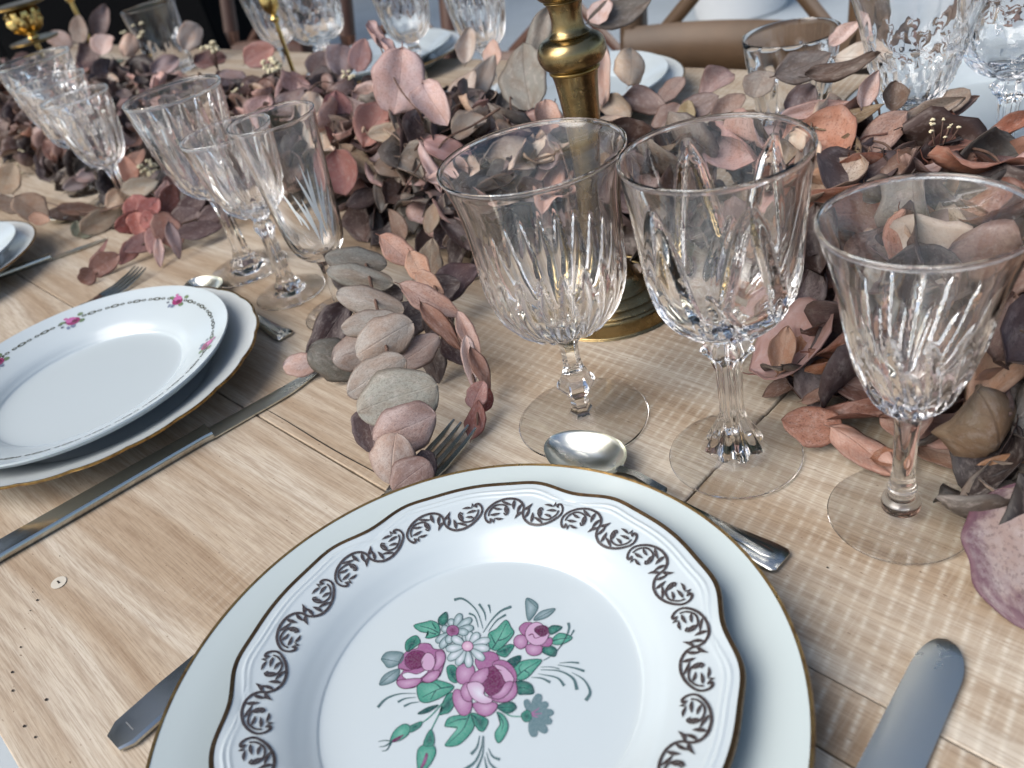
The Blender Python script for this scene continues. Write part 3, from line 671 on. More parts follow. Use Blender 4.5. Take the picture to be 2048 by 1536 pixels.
# --- loose tan leaves left
tn = Branch('eucalyptus_sprig', 'crumpled tan and olive sprig reaching from the red whorl towards the far left plate', 'dried sprig', tuple(at(200, 440, 0)))
tn.stem([at(270, 400, .03), at(190, 425, .02), at(130, 415, .015), at(80, 400, .02)])
for h in [(205, 440, .012, 90, 44, 35, (160, 138, 110)), (165, 420, .014, 80, 30, 10, (150, 112, 90)), (235, 395, .03, 60, 36, 40, (190, 160, 130)), (280, 372, .04, 70, 40, 20, (196, 180, 152)), (255, 340, .045, 60, 34, 110, (204, 140, 116)), (272, 318, .05, 50, 30, 60, (200, 148, 124)), (175, 465, .006, 34, 22, 30, (128, 132, 102)), (155, 460, .008, 36, 22, 100, (122, 128, 98)), (128, 430, .012, 60, 26, -10, (104, 84, 74)), (240, 360, .03, 50, 34, 0, (90, 72, 74)), (180, 350, .03, 54, 28, 20, (190, 164, 162)), (150, 370, .025, 44, 26, 200, (190, 170, 166))]:
    hero(tn, *h, up=.2)
pl = Branch('eucalyptus_sprig', 'pale tan leaves resting on the far left plate', 'dried sprig', tuple(at(30, 380, 0)))
pl.stem([at(-30, 420, .032), at(20, 395, .038), at(62, 410, .035)])
for h in [(18, 358, .045, 66, 48, 70, (206, 176, 140)), (10, 410, .036, 76, 34, 180, (202, 170, 138)), (62, 418, .036, 66, 54, -35, (194, 158, 126)), (80, 440, .033, 46, 26, -10, (176, 130, 100))]:
    hero(pl, *h, up=.2)
pu = Branch('fallen_leaf', 'large round purple edged leaf lying on the table at the right edge', 'leaf', tuple(at(2020, 1110, 0)))
PURPLE = m_leaf('purple_edged_leaf', srgb(84, 50, 66))
_pl = leaf_mesh(77, .82, .06, .15, .15, .010, .5, 30, 20); _pl[0].materials[0] = PURPLE
hero(pu, 2082, 1115, .012, 290, 240, 262, (160, 148, 148), (.82,) + _pl, .0, .0, .5)

# ------------------------------------------------------------------ dried white florets
def floret_mesh(seed):
    rs = random.Random(seed); b_ = MB()
    for k in range(7):
        a = rs.uniform(0, 6.28); e = rs.uniform(-.4, 1.2)
        c = (math.cos(a) * math.cos(e) * .55, math.sin(a) * math.cos(e) * .55, math.sin(e) * .55)
        b_.ball(c, rs.uniform(.36, .5), 6, 4, (1, 1, .8))
    return mesh('floret', b_.v, b_.f, FLORET, 180)
FM = [floret_mesh(k) for k in range(4)]
def spray(label, cx_, cy_, z, n_, spread, size, tintc=None):
    o = at(cx_, cy_, z); t = thing('dried_flower_spray', label, 'dried flowers', tuple(o), 0, 'sprays of tiny dried white flowers')
    b_ = MB(); dist = (np.array(o) - CAM) @ CW; k_ = dist / F_PX
    for k in range(n_):
        a = random.uniform(0, 6.28); r_ = spread * math.sqrt(random.random())
        d_ = Vector(CR * math.cos(a) * r_ * k_ + CU * math.sin(a) * r_ * k_ * .8) - Vector(CW) * random.uniform(0, .006)
        s_ = size * random.uniform(.7, 1.2) * k_
        inst('floret', random.choice(FM), t, Matrix.Translation(d_) @ Matrix.Rotation(random.uniform(0, 6), 4, 'Z') @ Matrix.Scale(s_, 4))
        b_.tube([d_, d_ * .5 + Vector((0, 0, -.01)), Vector((0, 0, -.03))], .0005, 4)
    b_.build('stem', TWIG, t, 180)
spray('loose cluster of cream florets right of the large left goblet', 490, 205, .075, 16, 40, 6)
spray('cream floret tuft beside the thin gold candle rod', 546, 137, .10, 9, 20, 9)
spray('small cream floret tuft in the far left branch below the black cabinet', 420, 100, .11, 8, 16, 8)
spray('white floret tuft near the upper left tumbler', 272, 66, .12, 9, 26, 6)
spray('grey white buds at the foot of the goblets on the left edge', 60, 320, .02, 12, 46, 5)
spray('ochre dried bloom tucked beside the large left goblet', 300, 338, .04, 12, 20, 8)
spray('tiny white buds at the base of the middle front wine glass', 1440, 712, .008, 9, 34, 5)
spray('white flecks of blossom between russet leaves behind the right glass', 1880, 262, .085, 9, 30, 5)
spray('pair of white buds by the dark leaf right of the centre', 700, 152, .10, 5, 12, 7)

# ------------------------------------------------------------------ glasses
NS = 264
def line_cut(segs, rep, depth, wid):
    """V cuts: segs of (u0, z0, u1, z1) with u in turns of one repeat; pointed ends"""
    def f(z, th, r):
        u = (th / (2 * PI) * rep) % 1.0
        best = np.zeros_like(th)
        per = 2 * PI * r / rep
        for (u0, z0, u1, z1) in segs:
            if not (min(z0, z1) - wid < z < max(z0, z1) + wid): continue
            t = np.clip((z - z0) / (z1 - z0), 0, 1)
            uc = u0 + (u1 - u0) * t
            du = (u - uc + .5) % 1.0 - .5
            sl = abs((u1 - u0) * per / (z1 - z0)); cosf = 1 / math.sqrt(1 + sl * sl)
            d_ = np.abs(du) * per * cosf
            taper = max(.0, min(1.0, 4 * t * (1 - t) * 1.6)) if 0 < t < 1 else 0.0
            wv = wid * (.25 + .75 * taper)
            best = np.maximum(best, np.clip(1 - d_ / wv, 0, 1) * taper)
        return best * depth
    return f
def flute_cut(rep, z0, z1, depth, point=.35, off=0.0):
    def f(z, th, r):
        if z < z0 or z > z1: return np.zeros_like(th)
        u = (th / (2 * PI) * rep + off) % 1.0 - .5
        top = (z1 - z) / (z1 - z0)
        wv = .5 * min(1.0, top / point) ** .8 + 1e-4
        return depth * np.clip(1 - (u / wv) ** 2, 0, 1) * min(1, top / .12)
    return f
def goblet(label, loc, prof, foot_r, cuts, stem_poly=None, thick=.0022, rz=0, group='crystal wine glasses', name='wine_glass', zs=.0, foot_t=.0022, lip=.0013):
    """prof: dict(stem=[(r,z)..], bowl=[(r,z)..rim])"""
    root = thing(name, label, 'wine glass', (loc[0], loc[1], 0), rz, group)
    bot = [(0, .0016), (foot_r * .55, .0012), (foot_r - .0022, .0006), (foot_r - .0007, .0008), (foot_r, .0014), (foot_r - .0006, .0021), (foot_r - .0025, .0024)]
    st0 = prof['stem'][0]
    bot += [(foot_r * .65, .0026 + foot_t * .35), (foot_r * .38 + st0[0] * .3, .0026 + foot_t * .7), (st0[0], st0[1])]
    stem = crom(prof['stem'], 5)
    bowl = crom(prof['bowl'], 10)
    rim_r, rim_z = bowl[-1]
    q_ = lip; rim = [(rim_r + .15 * q_, rim_z + .3 * q_), (rim_r + .28 * q_, rim_z + .75 * q_), (rim_r + .18 * q_, rim_z + 1.25 * q_), (rim_r - .22 * q_, rim_z + 1.55 * q_), (rim_r - .7 * q_, rim_z + 1.5 * q_), (rim_r - 1.05 * q_, rim_z + 1.1 * q_), (rim_r - 1.1 * q_, rim_z + .5 * q_), (rim_r - max(.95 * q_, thick * .62), rim_z - .1 * q_)]
    # inner wall
    d_ = np.gradient(bowl, axis=0); nn = np.stack([-d_[:, 1], d_[:, 0]], 1); nn /= np.linalg.norm(nn, axis=1, keepdims=True) + 1e-9
    z0, z1 = bowl[0][1], bowl[-1][1]
    tt = np.clip((bowl[:, 1] - z0) / (z1 - z0), 0, 1)
    th_ = thick * (.62 + 1.6 * (1 - tt) ** 3 + .9 * (1 - tt))
    inn = bowl + nn * th_[:, None]
    inn = inn[(inn[:, 0] > .0015) & (bowl[:, 0] > .010)][::-1]
    inn = inn[2:]
    last = inn[-1]
    ib = [(last[0] * .6, last[1] - .0009), (last[0] * .3, last[1] - .0013), (0, last[1] - .0014)]
    P = bot + [tuple(p) for p in stem[1:]] + [tuple(p) for p in bowl[1:]] + rim + [tuple(p) for p in inn] + ib
    iF = len(bot) - 1; iS = iF + len(stem) - 1; iB = iS + len(bowl) - 1
    def rmod(i, r, z, th):
        rr = np.full_like(th, r)
        if iF <= i <= iS and stem_poly:
            n_, amt, rib = stem_poly
            k = (i - iF) / max(1, iS - iF)
            a = (th % (2 * PI / n_)) - PI / n_
            poly = math.cos(PI / n_) / np.cos(a)
            w_ = amt * (1 if 0 < i - iF and i < iS else .0)
            rr = rr * (1 - w_ + w_ * poly) * (1 + rib * np.cos(n_ * th) * w_)
        if iS < i <= iB:
            cut = np.zeros_like(th)
            for c_ in cuts: cut = np.maximum(cut, c_(z, th, r))
            rr = rr - np.minimum(cut, r * .3)
        return rr
    V, rows = lathe(P, NS, rmod)
    for nm, a, b_ in (('foot', 0, iF), ('stem', iF, iS), ('bowl', iS, len(P) - 1)):
        v, f = sub(V, lathe_faces(rows, NS, a, b_)); ob(nm, v, f, FOOT if nm == 'foot' else GLASS, root, 28)
    return root

g1p = dict(stem=[(.0085, .0062), (.0060, .010), (.0055, .0165), (.0078, .0215), (.0112, .0265), (.0110, .0305), (.0080, .0350), (.0056, .042), (.0052, .050), (.0062, .058), (.0080, .0648)],
           bowl=[(.0080, .0648), (.016, .0665), (.0262, .0728), (.0345, .0838), (.0386, .097), (.0398, .112), (.0402, .128), (.0412, .142), (.0430, .153), (.0455, .1625), (.0474, .1675)])
goblet('clear wine glass with vertical flutes and knop stem, left of the front three', (.0368, .3995), g1p, .0397, [flute_cut(22, .064, .120, .0019, .5)], (6, 1.0, 0), lip=.0012)
g2p = dict(stem=[(.0145, .0068), (.0138, .0105), (.0105, .018), (.0068, .027), (.0058, .036), (.0060, .05), (.0066, .062), (.0090, .068), (.0130, .0735), (.0088, .079), (.0076, .0835)],
           bowl=[(.0076, .0835), (.014, .0845), (.0245, .0895), (.0318, .099), (.0352, .111), (.0368, .124), (.0380, .140), (.0394, .155), (.0407, .165), (.0415, .1725)])
cut2 = line_cut([(.5, .166, .06, .096), (.5, .166, .94, .096), (.0, .124, .44, .086), (.0, .124, .56, .086)], 6, .0024, .0034)
goblet('clear wine glass with wedge cuts and ribbed stem, middle of the front three', (.1083, .3357), g2p, .0353, [cut2], (8, .8, .15), .0026, lip=.0014)
g3p = dict(stem=[(.0088, .0066), (.0086, .0105), (.0062, .0135), (.0060, .0165), (.0066, .0185), (.0056, .022), (.0050, .032), (.0052, .05), (.0060, .0605), (.0086, .0655)],
           bowl=[(.0086, .0655), (.0125, .0680), (.0180, .0755), (.0225, .0870), (.0262, .101), (.0286, .114), (.0310, .127), (.0342, .140), (.0366, .148), (.0385, .1545)])
cut3 = line_cut([(.0, .120, .5, .072), (.5, .104, 1.25, .067)], 13, .0024, .0026)
goblet('bell shaped wine glass with swirl cuts and plain stem, right of the front three', (.1641, .2674), g3p, .0325, [cut3], None, lip=.0015)
Ap = dict(stem=[(.0150, .0068), (.0140, .0100), (.0085, .018), (.0070, .032), (.0066, .054), (.0074, .066), (.0095, .076)],
          bowl=[(.0095, .076), (.018, .080), (.027, .090), (.0325, .106), (.0355, .122), (.0380, .140), (.0402, .156), (.0417, .1685)])
goblet('large clear ribbed goblet behind the left plate, tallest of the trio there', (-.2165, .7526), Ap, .0377, [flute_cut(16, .076, .160, .0018, .5), line_cut([(.5, .08, .0, .11), (.5, .08, 1.0, .11)], 16, .002, .004)], (8, .8, .06))
Bp = dict(stem=[(.0120, .0068), (.0110, .0100), (.0070, .018), (.0062, .034), (.0060, .056), (.0085, .064), (.0065, .071), (.0092, .0765)],
          bowl=[(.0092, .0765), (.0165, .079), (.0245, .087), (.0292, .099), (.0318, .112), (.0340, .130), (.0360, .146)])
goblet('small clear goblet with cut base and notched stem, in front of the tall ribbed goblet', (-.1684, .6763), Bp, .031, [flute_cut(14, .0765, .138, .0018, .5), line_cut([(.5, .08, .0, .1), (.5, .08, 1.0, .1)], 14, .0022, .004)], (8, .9, .08))
# engraved tulip glass
Cp = dict(stem=[(.0075, .0062), (.0050, .012), (.0046, .03), (.0055, .044), (.0075, .0515)],
          bowl=[(.0075, .0515), (.0140, .0545), (.0205, .064), (.0235, .080), (.0248, .097), (.0262, .115), (.0285, .138), (.0318, .163)])
cg = goblet('clear tulip glass engraved with frosted grass blades, right of the small goblet', (-.119, .615), Cp, .032, [], None, .0016, lip=.0008)
def bowl_r(prof, z): q = crom(prof['bowl'], 7); return float(np.interp(z, q[:, 1], q[:, 0]))
ea = math.atan2(-.615, .119)                                       # faces the front
eb = MB()
for (a0, z0, a1, z1, wd) in [(.35, .075, .05, .128, 2.0), (.35, .075, .25, .135, 1.8), (.30, .085, .42, .130, 1.8), (.1, .075, -.2, .115, 1.8), (.1, .075, .0, .110, 1.6), (.5, .085, .75, .118, 1.8), (.45, .08, .62, .128, 1.6), (-.1, .085, -.35, .105, 1.6), (.6, .072, .9, .098, 1.8), (.15, .07, .4, .096, 1.6), (.7, .085, .95, .11, 1.4), (-.25, .09, -.5, .122, 1.6)]:
    vv = []; m_ = 9
    for k in range(m_):
        t = k / (m_ - 1); a = ea + a0 + (a1 - a0) * t ** 1.4; z = z0 + (z1 - z0) * t; hwid = wd * .0006 * math.sin(PI * min(1, t * .96 + .04)) ** .7
        r_ = bowl_r(Cp, z) + .00025
        for sgn in (-1, 1):
            aa = a + sgn * hwid / r_; vv.append((r_ * math.cos(aa), r_ * math.sin(aa), z))
    eb.add(vv, [(2 * k, 2 * k + 1, 2 * k + 3, 2 * k + 2) for k in range(m_ - 1)])
eb.build('engraving', ETCH, cg, 180)

# far left trio, far side glasses
sc = lambda prof, kr, kz: dict(stem=[(r * kr, z * kz) for r, z in prof['stem']], bowl=[(r * kr, z * kz) for r, z in prof['bowl']])
NS = 72
G2 = 'crystal glasses of the more distant settings'
goblet('tall faceted goblet at the left edge, rear one of three', S(-1.205, .343), sc(Ap, 1.1, 1.0), .040, [flute_cut(12, .076, .160, .003, .5)], (8, .8, .06), group=G2)
goblet('cut goblet between two others at the left edge', S(-1.115, .325), sc(g2p, .95, .88), .034, [line_cut([(.5, .15, .08, .08), (.5, .15, .92, .08), (.0, .12, .42, .076), (.0, .12, .58, .076)], 6, .003, .005)], (8, .8, .1), group=G2)
goblet('short ribbed goblet at the left, nearest the tan leaves', S(-1.01, .31), sc(Ap, .86, .86), .033, [flute_cut(14, .06, .140, .0022, .5)], (8, .8, .06), group=G2)
goblet('swirl cut goblet standing behind the dark leaves at upper right', (.335, .575), sc(g3p, 1.22, 1.02), .036, [line_cut([(.0, .128, .9, .070), (.5, .118, 1.5, .068)], 12, .0022, .0045)], None, group=G2)
goblet('big wedge cut goblet cropped by the upper right corner', (.402, .562), sc(g2p, 1.05, .95), .036, [line_cut([(.5, .15, .08, .085), (.5, .15, .92, .085), (.0, .12, .42, .08), (.0, .12, .58, .08)], 6, .0026, .0045)], (8, .8, .1), thick=.0032, group=G2)
goblet('cut goblet touching the thin gold candle rod on its right', S(-1.12, .70), sc(g2p, 1.15, .92), .036, [line_cut([(.5, .15, .08, .08), (.5, .15, .92, .08), (.0, .12, .42, .076), (.0, .12, .58, .076)], 7, .0022, .0045)], (8, .8, .1), group=G2)
goblet('plain ribbed goblet left of the thin gold candle rod', S(-1.235, .70), sc(Ap, .9, .92), .033, [flute_cut(14, .06, .150, .002, .5)], (8, .8, .06), group=G2)
goblet('clear goblet above the dusty pink leaf', S(-.93, .715), sc(Bp, 1.05, 1.0), .033, [flute_cut(14, .0765, .138, .0018, .5)], (8, .9, .08), group=G2)
goblet('clear goblet just left of the brass knob', S(-.775, .70), sc(Ap, .92, .95), .034, [flute_cut(16, .07, .150, .002, .5)], (8, .8, .06), group=G2)
def tumbler(label, loc, h, r0, r1, cuts):
    root = thing('tumbler', label, 'tumbler', (loc[0], loc[1], 0), 0, 'faceted tumblers')
    out = crom([(0, .0012), (r0 * .6, .0010), (r0 * .93, .0012), (r0, .004), (r0 + (r1 - r0) * .3, h * .3), (r0 + (r1 - r0) * .65, h * .65), (r1, h)], 6)
    out[0][0] = 0
    inn = crom([(r1 - .0016, h), (r0 + (r1 - r0) * .65 - .002, h * .65), (r0 + (r1 - r0) * .3 - .0026, h * .3), (r0 - .004, .012), (r0 * .6, .0085), (0, .008)], 6); inn[-1][0] = 0
    rim = [(r1 - .0003, h + .0007), (r1 - .0010, h + .0009)]
    P = [tuple(p) for p in out] + rim + [tuple(p) for p in inn]; no = len(out)
    def rmod(i, r, z, th):
        if 12 < i < no:
            cut = np.zeros_like(th)
            for c_ in cuts: cut = np.maximum(cut, c_(z, th, r))
            return r - cut
        return np.full_like(th, r)
    V, rows = lathe(P, NS, rmod)
    v, f = sub(V, lathe_faces(rows, NS, no - 1, len(P) - 1)); ob('inner_wall', v, f, GLASS, root, 28)
    v, f = sub(V, lathe_faces(rows, NS, 0, no - 1)); ob('outer_wall', v, f, GLASS, root, 28)
tumbler('low clear tumbler with pointed facets in front of the honey coloured chair', (.322, .757), .088, .032, .043, [flute_cut(10, .004, .07, .0028, .5)])
tumbler('clear straight tumbler at the upper left above the salmon leaves', (-.50, 1.82), .125, .042, .052, [flute_cut(10, .004, .08, .003, .5)])

# ------------------------------------------------------------------ plates
def height_fn(top):
    P = np.array(top); o_ = np.argsort(P[:, 0]); return lambda r: float(np.interp(r, P[o_, 0], P[o_, 1]))
def plate(label, loc, top, rim_r, scal=None, china=CHINA, band=GOLD, bw=.0016, relief=None, nseg=216, group=None, thick=.0042, tilt=(0, 0)):
    """top: (r, z) rows from centre to rim on the upper side"""
    root = thing('plate', label, 'plate', loc, 0, group); root.rotation_euler = (tilt[0], tilt[1], 0)
    T = crom(top, 6); T[0][0] = 0
    zr = T[-1][1]
    under = [(rim_r + .0004, zr - .0012), (rim_r - .0012, zr - .0026)]
    for r_, z_ in list(T[::-1])[4::3]:
        if r_ > top[1][0] * .55: under.append((r_ - .001, max(.0022, z_ - thick)))
    fr = top[2][0] * .82
    under += [(fr + .002, .0020), (fr + .001, .0002), (fr - .002, .0), (fr - .003, .002), (0, .0022)]
    P = [tuple(p) for p in T] + under
    nT = len(T)
    def rmod(i, r, z, th):
        if scal is None: return np.full_like(th, r)
        k = np.clip((r - rim_r * .925) / (rim_r * .075), 0, 1) ** .8
        return r * (1 + scal(th) * k)
    def zmod(i, r, z, th):
        zz = np.full_like(th, z)
        if relief is not None and i < nT: zz = zz + relief(r, th)
        return zz
    V, rows = lathe(P, nseg, rmod, zmod)
    ob('plate_body', V, lathe_faces(rows, nseg, 0, len(P) - 1), china, root, 60)
    # painted band on the rim: a thin skin lying just proud of it
    th = np.linspace(0, 2 * PI, nseg, endpoint=False); VV = []
    sl = (T[-1][1] - T[-4][1]) / (T[-1][0] - T[-4][0])
    for (dr, dz) in ((-bw, -bw * sl + .00018), (-bw * .4, -bw * .4 * sl + .00022), (.0003, .0002), (.0008, -.0010), (.0002, -.0018)):
        k = 1 + (scal(th) if scal else 0)
        rr = (rim_r + dr) * k
        VV += list(zip(rr * np.cos(th), rr * np.sin(th), np.full(nseg, zr + dz)))
    Fc = []
    for q in range(4):
        for k in range(nseg):
            k2 = (k + 1) % nseg; Fc.append((q * nseg + k, q * nseg + k2, (q + 1) * nseg + k2, (q + 1) * nseg + k))
    if band is not None: ob('gold_rim', VV, Fc, band, root, 60)
    return root, height_fn([tuple(p) for p in T])
PC = (-.0498, .2165)
ch_root, ch_h = plate('wide pale mint charger plate with thin worn gold rim, under the rose plate', (*PC, .0002), [(0, .006), (.05, .006), (.086, .0063), (.094, .0085), (.104, .0135), (.120, .0195), (.1351, .0238)], .1351, None, CREAM, GOLD, .0011)
# front rose plate: six bracket shaped lobes
DC = (-.0458, .2215)
def scal6(th):
    a = ((th - R(113.8)) % (PI / 3)) / (PI / 3)            # 0 at a notch
    x = np.abs(a - .5) * 2                                    # 1 at notch, 0 mid lobe
    return .011 * np.cos(2 * PI * (a - .5)) - .014 * np.exp(-((1 - x) / .2) ** 2) + .018 * np.exp(-((.62 - x) / .2) ** 2) - .006
def notch_rel(th):
    a = ((th - R(113.8)) % (PI / 3)) / (PI / 3); x = np.abs(a - .5) * 2
    return scal6(th) * .1084 - .0032 * np.exp(-((1 - x) / .07) ** 2)
def relief6(r, th):
    z = np.zeros_like(th)
    for r0, amp in ((.1030, .00045), (.1008, .00035)):
        rr = r0 + notch_rel(th); z = z + amp * np.exp(-((r - rr) / .0008) ** 2)
    return z
DZ = .0090
top6 = [(0, .0048), (.03, .0048), (.0645, .0050), (.0705, .0064), (.0760, .0096), (.0810, .0128), (.0865, .0153), (.0930, .0172)] + [(r_, .0172 + (r_ - .093) * .24) for r_ in np.arange(.0955, .1086, .0008)]
dp_root, dp_h = plate('white dinner plate with scalloped dark gold rim, brown scroll ring and rose bouquet', (*DC, DZ), top6, .1084, scal6, CHINA, GOLDD, .0016, relief6, 288)

# --- flat print helpers (pixel shapes laid onto the plate)
def to_plate(px, py, zt, root_loc):
    p = at(px, py, zt + root_loc[2]); return Vector((p.x - root_loc[0], p.y - root_loc[1], zt))
class Print:
    def __init__(s, name, parent, conv, z): s.name, s.parent, s.conv, s.z, s.b = name, parent, conv, z, MB(); s.k = 0
    def fill(s, pts, c, edge=None, n=5, grad=None):
        P = crom(pts, n, True); s.k += 1; z = s.z + s.k * .000006
        V = [s.conv(*p, z) for p in P]
        cm = sum((Vector(v) for v in V), Vector()) / len(V)
        col = srgb(*c); colc = srgb(*(grad or c))
        b0 = len(s.b.v); s.b.v += [tuple(v) for v in V] + [tuple(cm)]; s.b.c += [col] * len(V) + [colc]
        m_ = len(V)
        s.b.f.append(tuple(b0 + i for i in range(m_))) if grad is None else s.b.f.extend([(b0 + i, b0 + (i + 1) % m_, b0 + m_) for i in range(m_)])
        if edge: s.stroke(list(P) + [P[0]], edge, 2.6, 2.6, raw=True)
    def stroke(s, pts, c, w0, w1, n=5, raw=False):
        P = np.array(pts, float) if raw else crom(pts, n); s.k += 1; z = s.z + s.k * .000006
        d_ = np.gradient(P, axis=0); d_ /= np.linalg.norm(d_, axis=1, keepdims=True) + 1e-9; nn = np.stack([-d_[:, 1], d_[:, 0]], 1)
        ww = np.linspace(w0, w1, len(P))[:, None]
        A, B = P + nn * ww, P - nn * ww
        V = []
        for a, b_ in zip(A, B): V += [s.conv(*a, z), s.conv(*b_, z)]
        s.b.add(V, [(2 * i, 2 * i + 1, 2 * i + 3, 2 * i + 2) for i in range(len(P) - 1)], srgb(*c))
    def build(s): return s.b.build(s.name, INK, s.parent, None)
FZ = .0048 + .0002
def bq(x, y, z): return to_plate(700 + x / 3.7236, 1150 + y / 3.7236, z, (*DC, DZ))
PK, PKL, PKD, WH = (164, 104, 148), (206, 166, 196), (104, 34, 78), (226, 222, 232)
TL, TLD, TLL, GY, GYL = (64, 142, 122), (14, 76, 74), (112, 182, 160), (94, 122, 126), (168, 184, 190)
LN = (78, 26, 62); LNG = (12, 66, 64)
def pr(name): return Print(name, dp_root, bq, FZ)
# flourishes
for pts, w0 in [([(775, 185), (830, 175), (890, 210), (950, 280), (990, 400)], 10), ([(885, 285), (930, 310), (955, 390)], 8), ([(960, 215), (1000, 280), (1010, 340)], 9), ([(1030, 220), (1040, 250), (1045, 285)], 8), ([(1200, 235), (1120, 270), (1050, 340), (990, 430)], 10), ([(1160, 295), (1090, 340), (1030, 420)], 8),
                ([(1705, 655), (1640, 650), (1560, 655)], 8), ([(1745, 715), (1660, 690), (1545, 670)], 10), ([(1755, 935), (1788, 870), (1740, 780), (1650, 725)], 14), ([(1690, 855), (1660, 770), (1560, 715), (1420, 705)], 13), ([(1595, 825), (1540, 765), (1400, 735)], 11), ([(1490, 800), (1430, 770), (1350, 762)], 10), ([(1560, 700), (1500, 685), (1420, 685)], 4),
                ([(1625, 355), (1630, 400), (1600, 480), (1540, 570)], 11), ([(1668, 410), (1650, 440), (1635, 465)], 7), ([(1440, 635), (1500, 600), (1580, 520)], 4), ([(205, 985), (270, 920), (370, 885), (490, 882)], 10), ([(355, 945), (410, 920), (490, 910)], 8), ([(400, 978), (450, 955), (515, 945)], 8),
                ([(900, 1335), (945, 1280), (965, 1195)], 12), ([(850, 1450), (930, 1390), (975, 1290), (988, 1195)], 12), ([(1115, 1375), (1060, 1350), (1030, 1290)], 11), ([(935, 1460), (985, 1340), (997, 1200)], 9), ([(1090, 1450), (1040, 1400), (1015, 1320)], 10), ([(1020, 1450), (1008, 1400), (1000, 1350)], 8)]:
    p = pr('flourish_print'); p.stroke(pts, (84, 112, 114), w0, 2); p.build()
# leaves of the bouquet
def pleaf(pts, c=TL, light=TLL, veins=()):
    p = pr('leaf_print'); p.fill(pts, c, LNG, 5, light)
    for v in veins: p.stroke(v, TLD, 5, 2)
    p.build()
for pts, c, l, v in [
    ([(475, 375), (560, 350), (610, 340), (660, 370), (665, 440), (600, 470), (560, 465), (585, 435), (520, 420)], TL, TLL, [[(660, 430), (600, 400), (520, 380)], [(640, 440), (600, 430), (580, 420)], [(640, 400), (620, 370), (610, 350)]]),
    ([(660, 320), (715, 275), (728, 330), (700, 375), (662, 365)], TLD, TL, []),
    ([(412, 550), (420, 490), (490, 450), (522, 500), (470, 545), (435, 572)], TL, TLD, [[(430, 560), (470, 510), (495, 465)]]),
    ([(1040, 540), (1030, 440), (1090, 400), (1160, 335), (1200, 390), (1220, 430), (1180, 490), (1100, 560)], TL, TLL, [[(1060, 550), (1110, 470), (1165, 360)], [(1100, 490), (1160, 470), (1205, 430)], [(1080, 510), (1060, 470), (1045, 440)]]),
    ([(1090, 575), (1170, 520), (1220, 525), (1190, 580), (1150, 612)], TL, TLD, [[(1100, 575), (1150, 560), (1200, 535)]]),
    ([(1240, 775), (1220, 700), (1280, 640), (1425, 630), (1380, 700), (1310, 772)], TL, TLL, [[(1235, 760), (1310, 700), (1410, 640)], [(1270, 730), (1260, 690), (1280, 660)], [(1300, 710), (1330, 730), (1330, 750)]]),
    ([(1165, 650), (1210, 615), (1268, 600), (1262, 645), (1210, 692)], TLD, TLD, []),
    ([(1235, 800), (1290, 790), (1350, 815), (1368, 880), (1300, 890), (1250, 882)], TLD, TL, [[(1245, 840), (1300, 840), (1360, 870)]]),
    ([(500, 830), (560, 790), (660, 785), (772, 830), (700, 900), (580, 950), (515, 930)], TL, TLL, [[(760, 830), (660, 850), (540, 910)], [(680, 845), (640, 810), (600, 800)], [(640, 860), (620, 890), (600, 930)]]),
    ([(720, 690), (770, 670), (805, 720), (795, 800), (740, 780)], TL, TLD, [[(790, 790), (760, 740), (745, 695)]]),
    ([(665, 1030), (715, 900), (780, 880), (775, 960), (740, 1020), (700, 1035)], TL, TLD, [[(675, 1025), (720, 960), (770, 900)]]),
    ([(705, 1120), (740, 1060), (840, 1040), (895, 1030), (925, 1120), (880, 1200), (800, 1268), (708, 1272), (745, 1210), (800, 1135), (730, 1132)], TL, TLL, [[(890, 1040), (840, 1150), (730, 1255)], [(870, 1070), (800, 1080), (730, 1110)]]),
    ([(900, 1030), (980, 1050), (1028, 1090), (990, 1165), (940, 1135)], TL, TLD, [[(910, 1040), (960, 1090), (990, 1150)]]),
    ([(1100, 970), (1200, 945), (1238, 990), (1180, 1030), (1110, 1002)], TLD, TL, [[(1110, 990), (1170, 985), (1230, 990)]]),
    ([(1092, 1020), (1150, 1050), (1178, 1130), (1140, 1220), (1100, 1250), (1078, 1180), (1120, 1100)], TL, TLL, [[(1100, 1030), (1140, 1100), (1125, 1170)]]),
    ([(1465, 410), (1510, 375), (1580, 388), (1530, 430), (1490, 442)], TLD, TL, []), ([(1500, 490), (1560, 432), (1655, 465), (1590, 512), (1520, 518)], TL, TLL, [[(1510, 490), (1570, 475), (1640, 468)]]), ([(1425, 562), (1470, 522), (1535, 550), (1525, 606), (1460, 592)], TLD, TL, []),
    ([(505, 1030), (580, 985), (658, 968), (600, 1012), (540, 1034)], TLD, TLD, [])]:
    pleaf(pts, c, l, v)
for pts in ([(1315, 172), (1380, 200), (1398, 250), (1330, 342), (1308, 250)], [(1368, 338), (1420, 272), (1528, 250), (1465, 315)], [(233, 622), (280, 572), (392, 580), (382, 650), (290, 692), (250, 652)], [(218, 816), (260, 740), (362, 700), (350, 772), (280, 812)]):
    p = pr('leaf_print'); p.fill(pts, GY, (70, 100, 104), 5, GYL); a, c_ = pts[0], pts[len(pts) // 2 + 0]; p.stroke([a, ((a[0] + c_[0]) / 2, (a[1] + c_[1]) / 2), c_], (70, 100, 104), 3, 2); p.build()
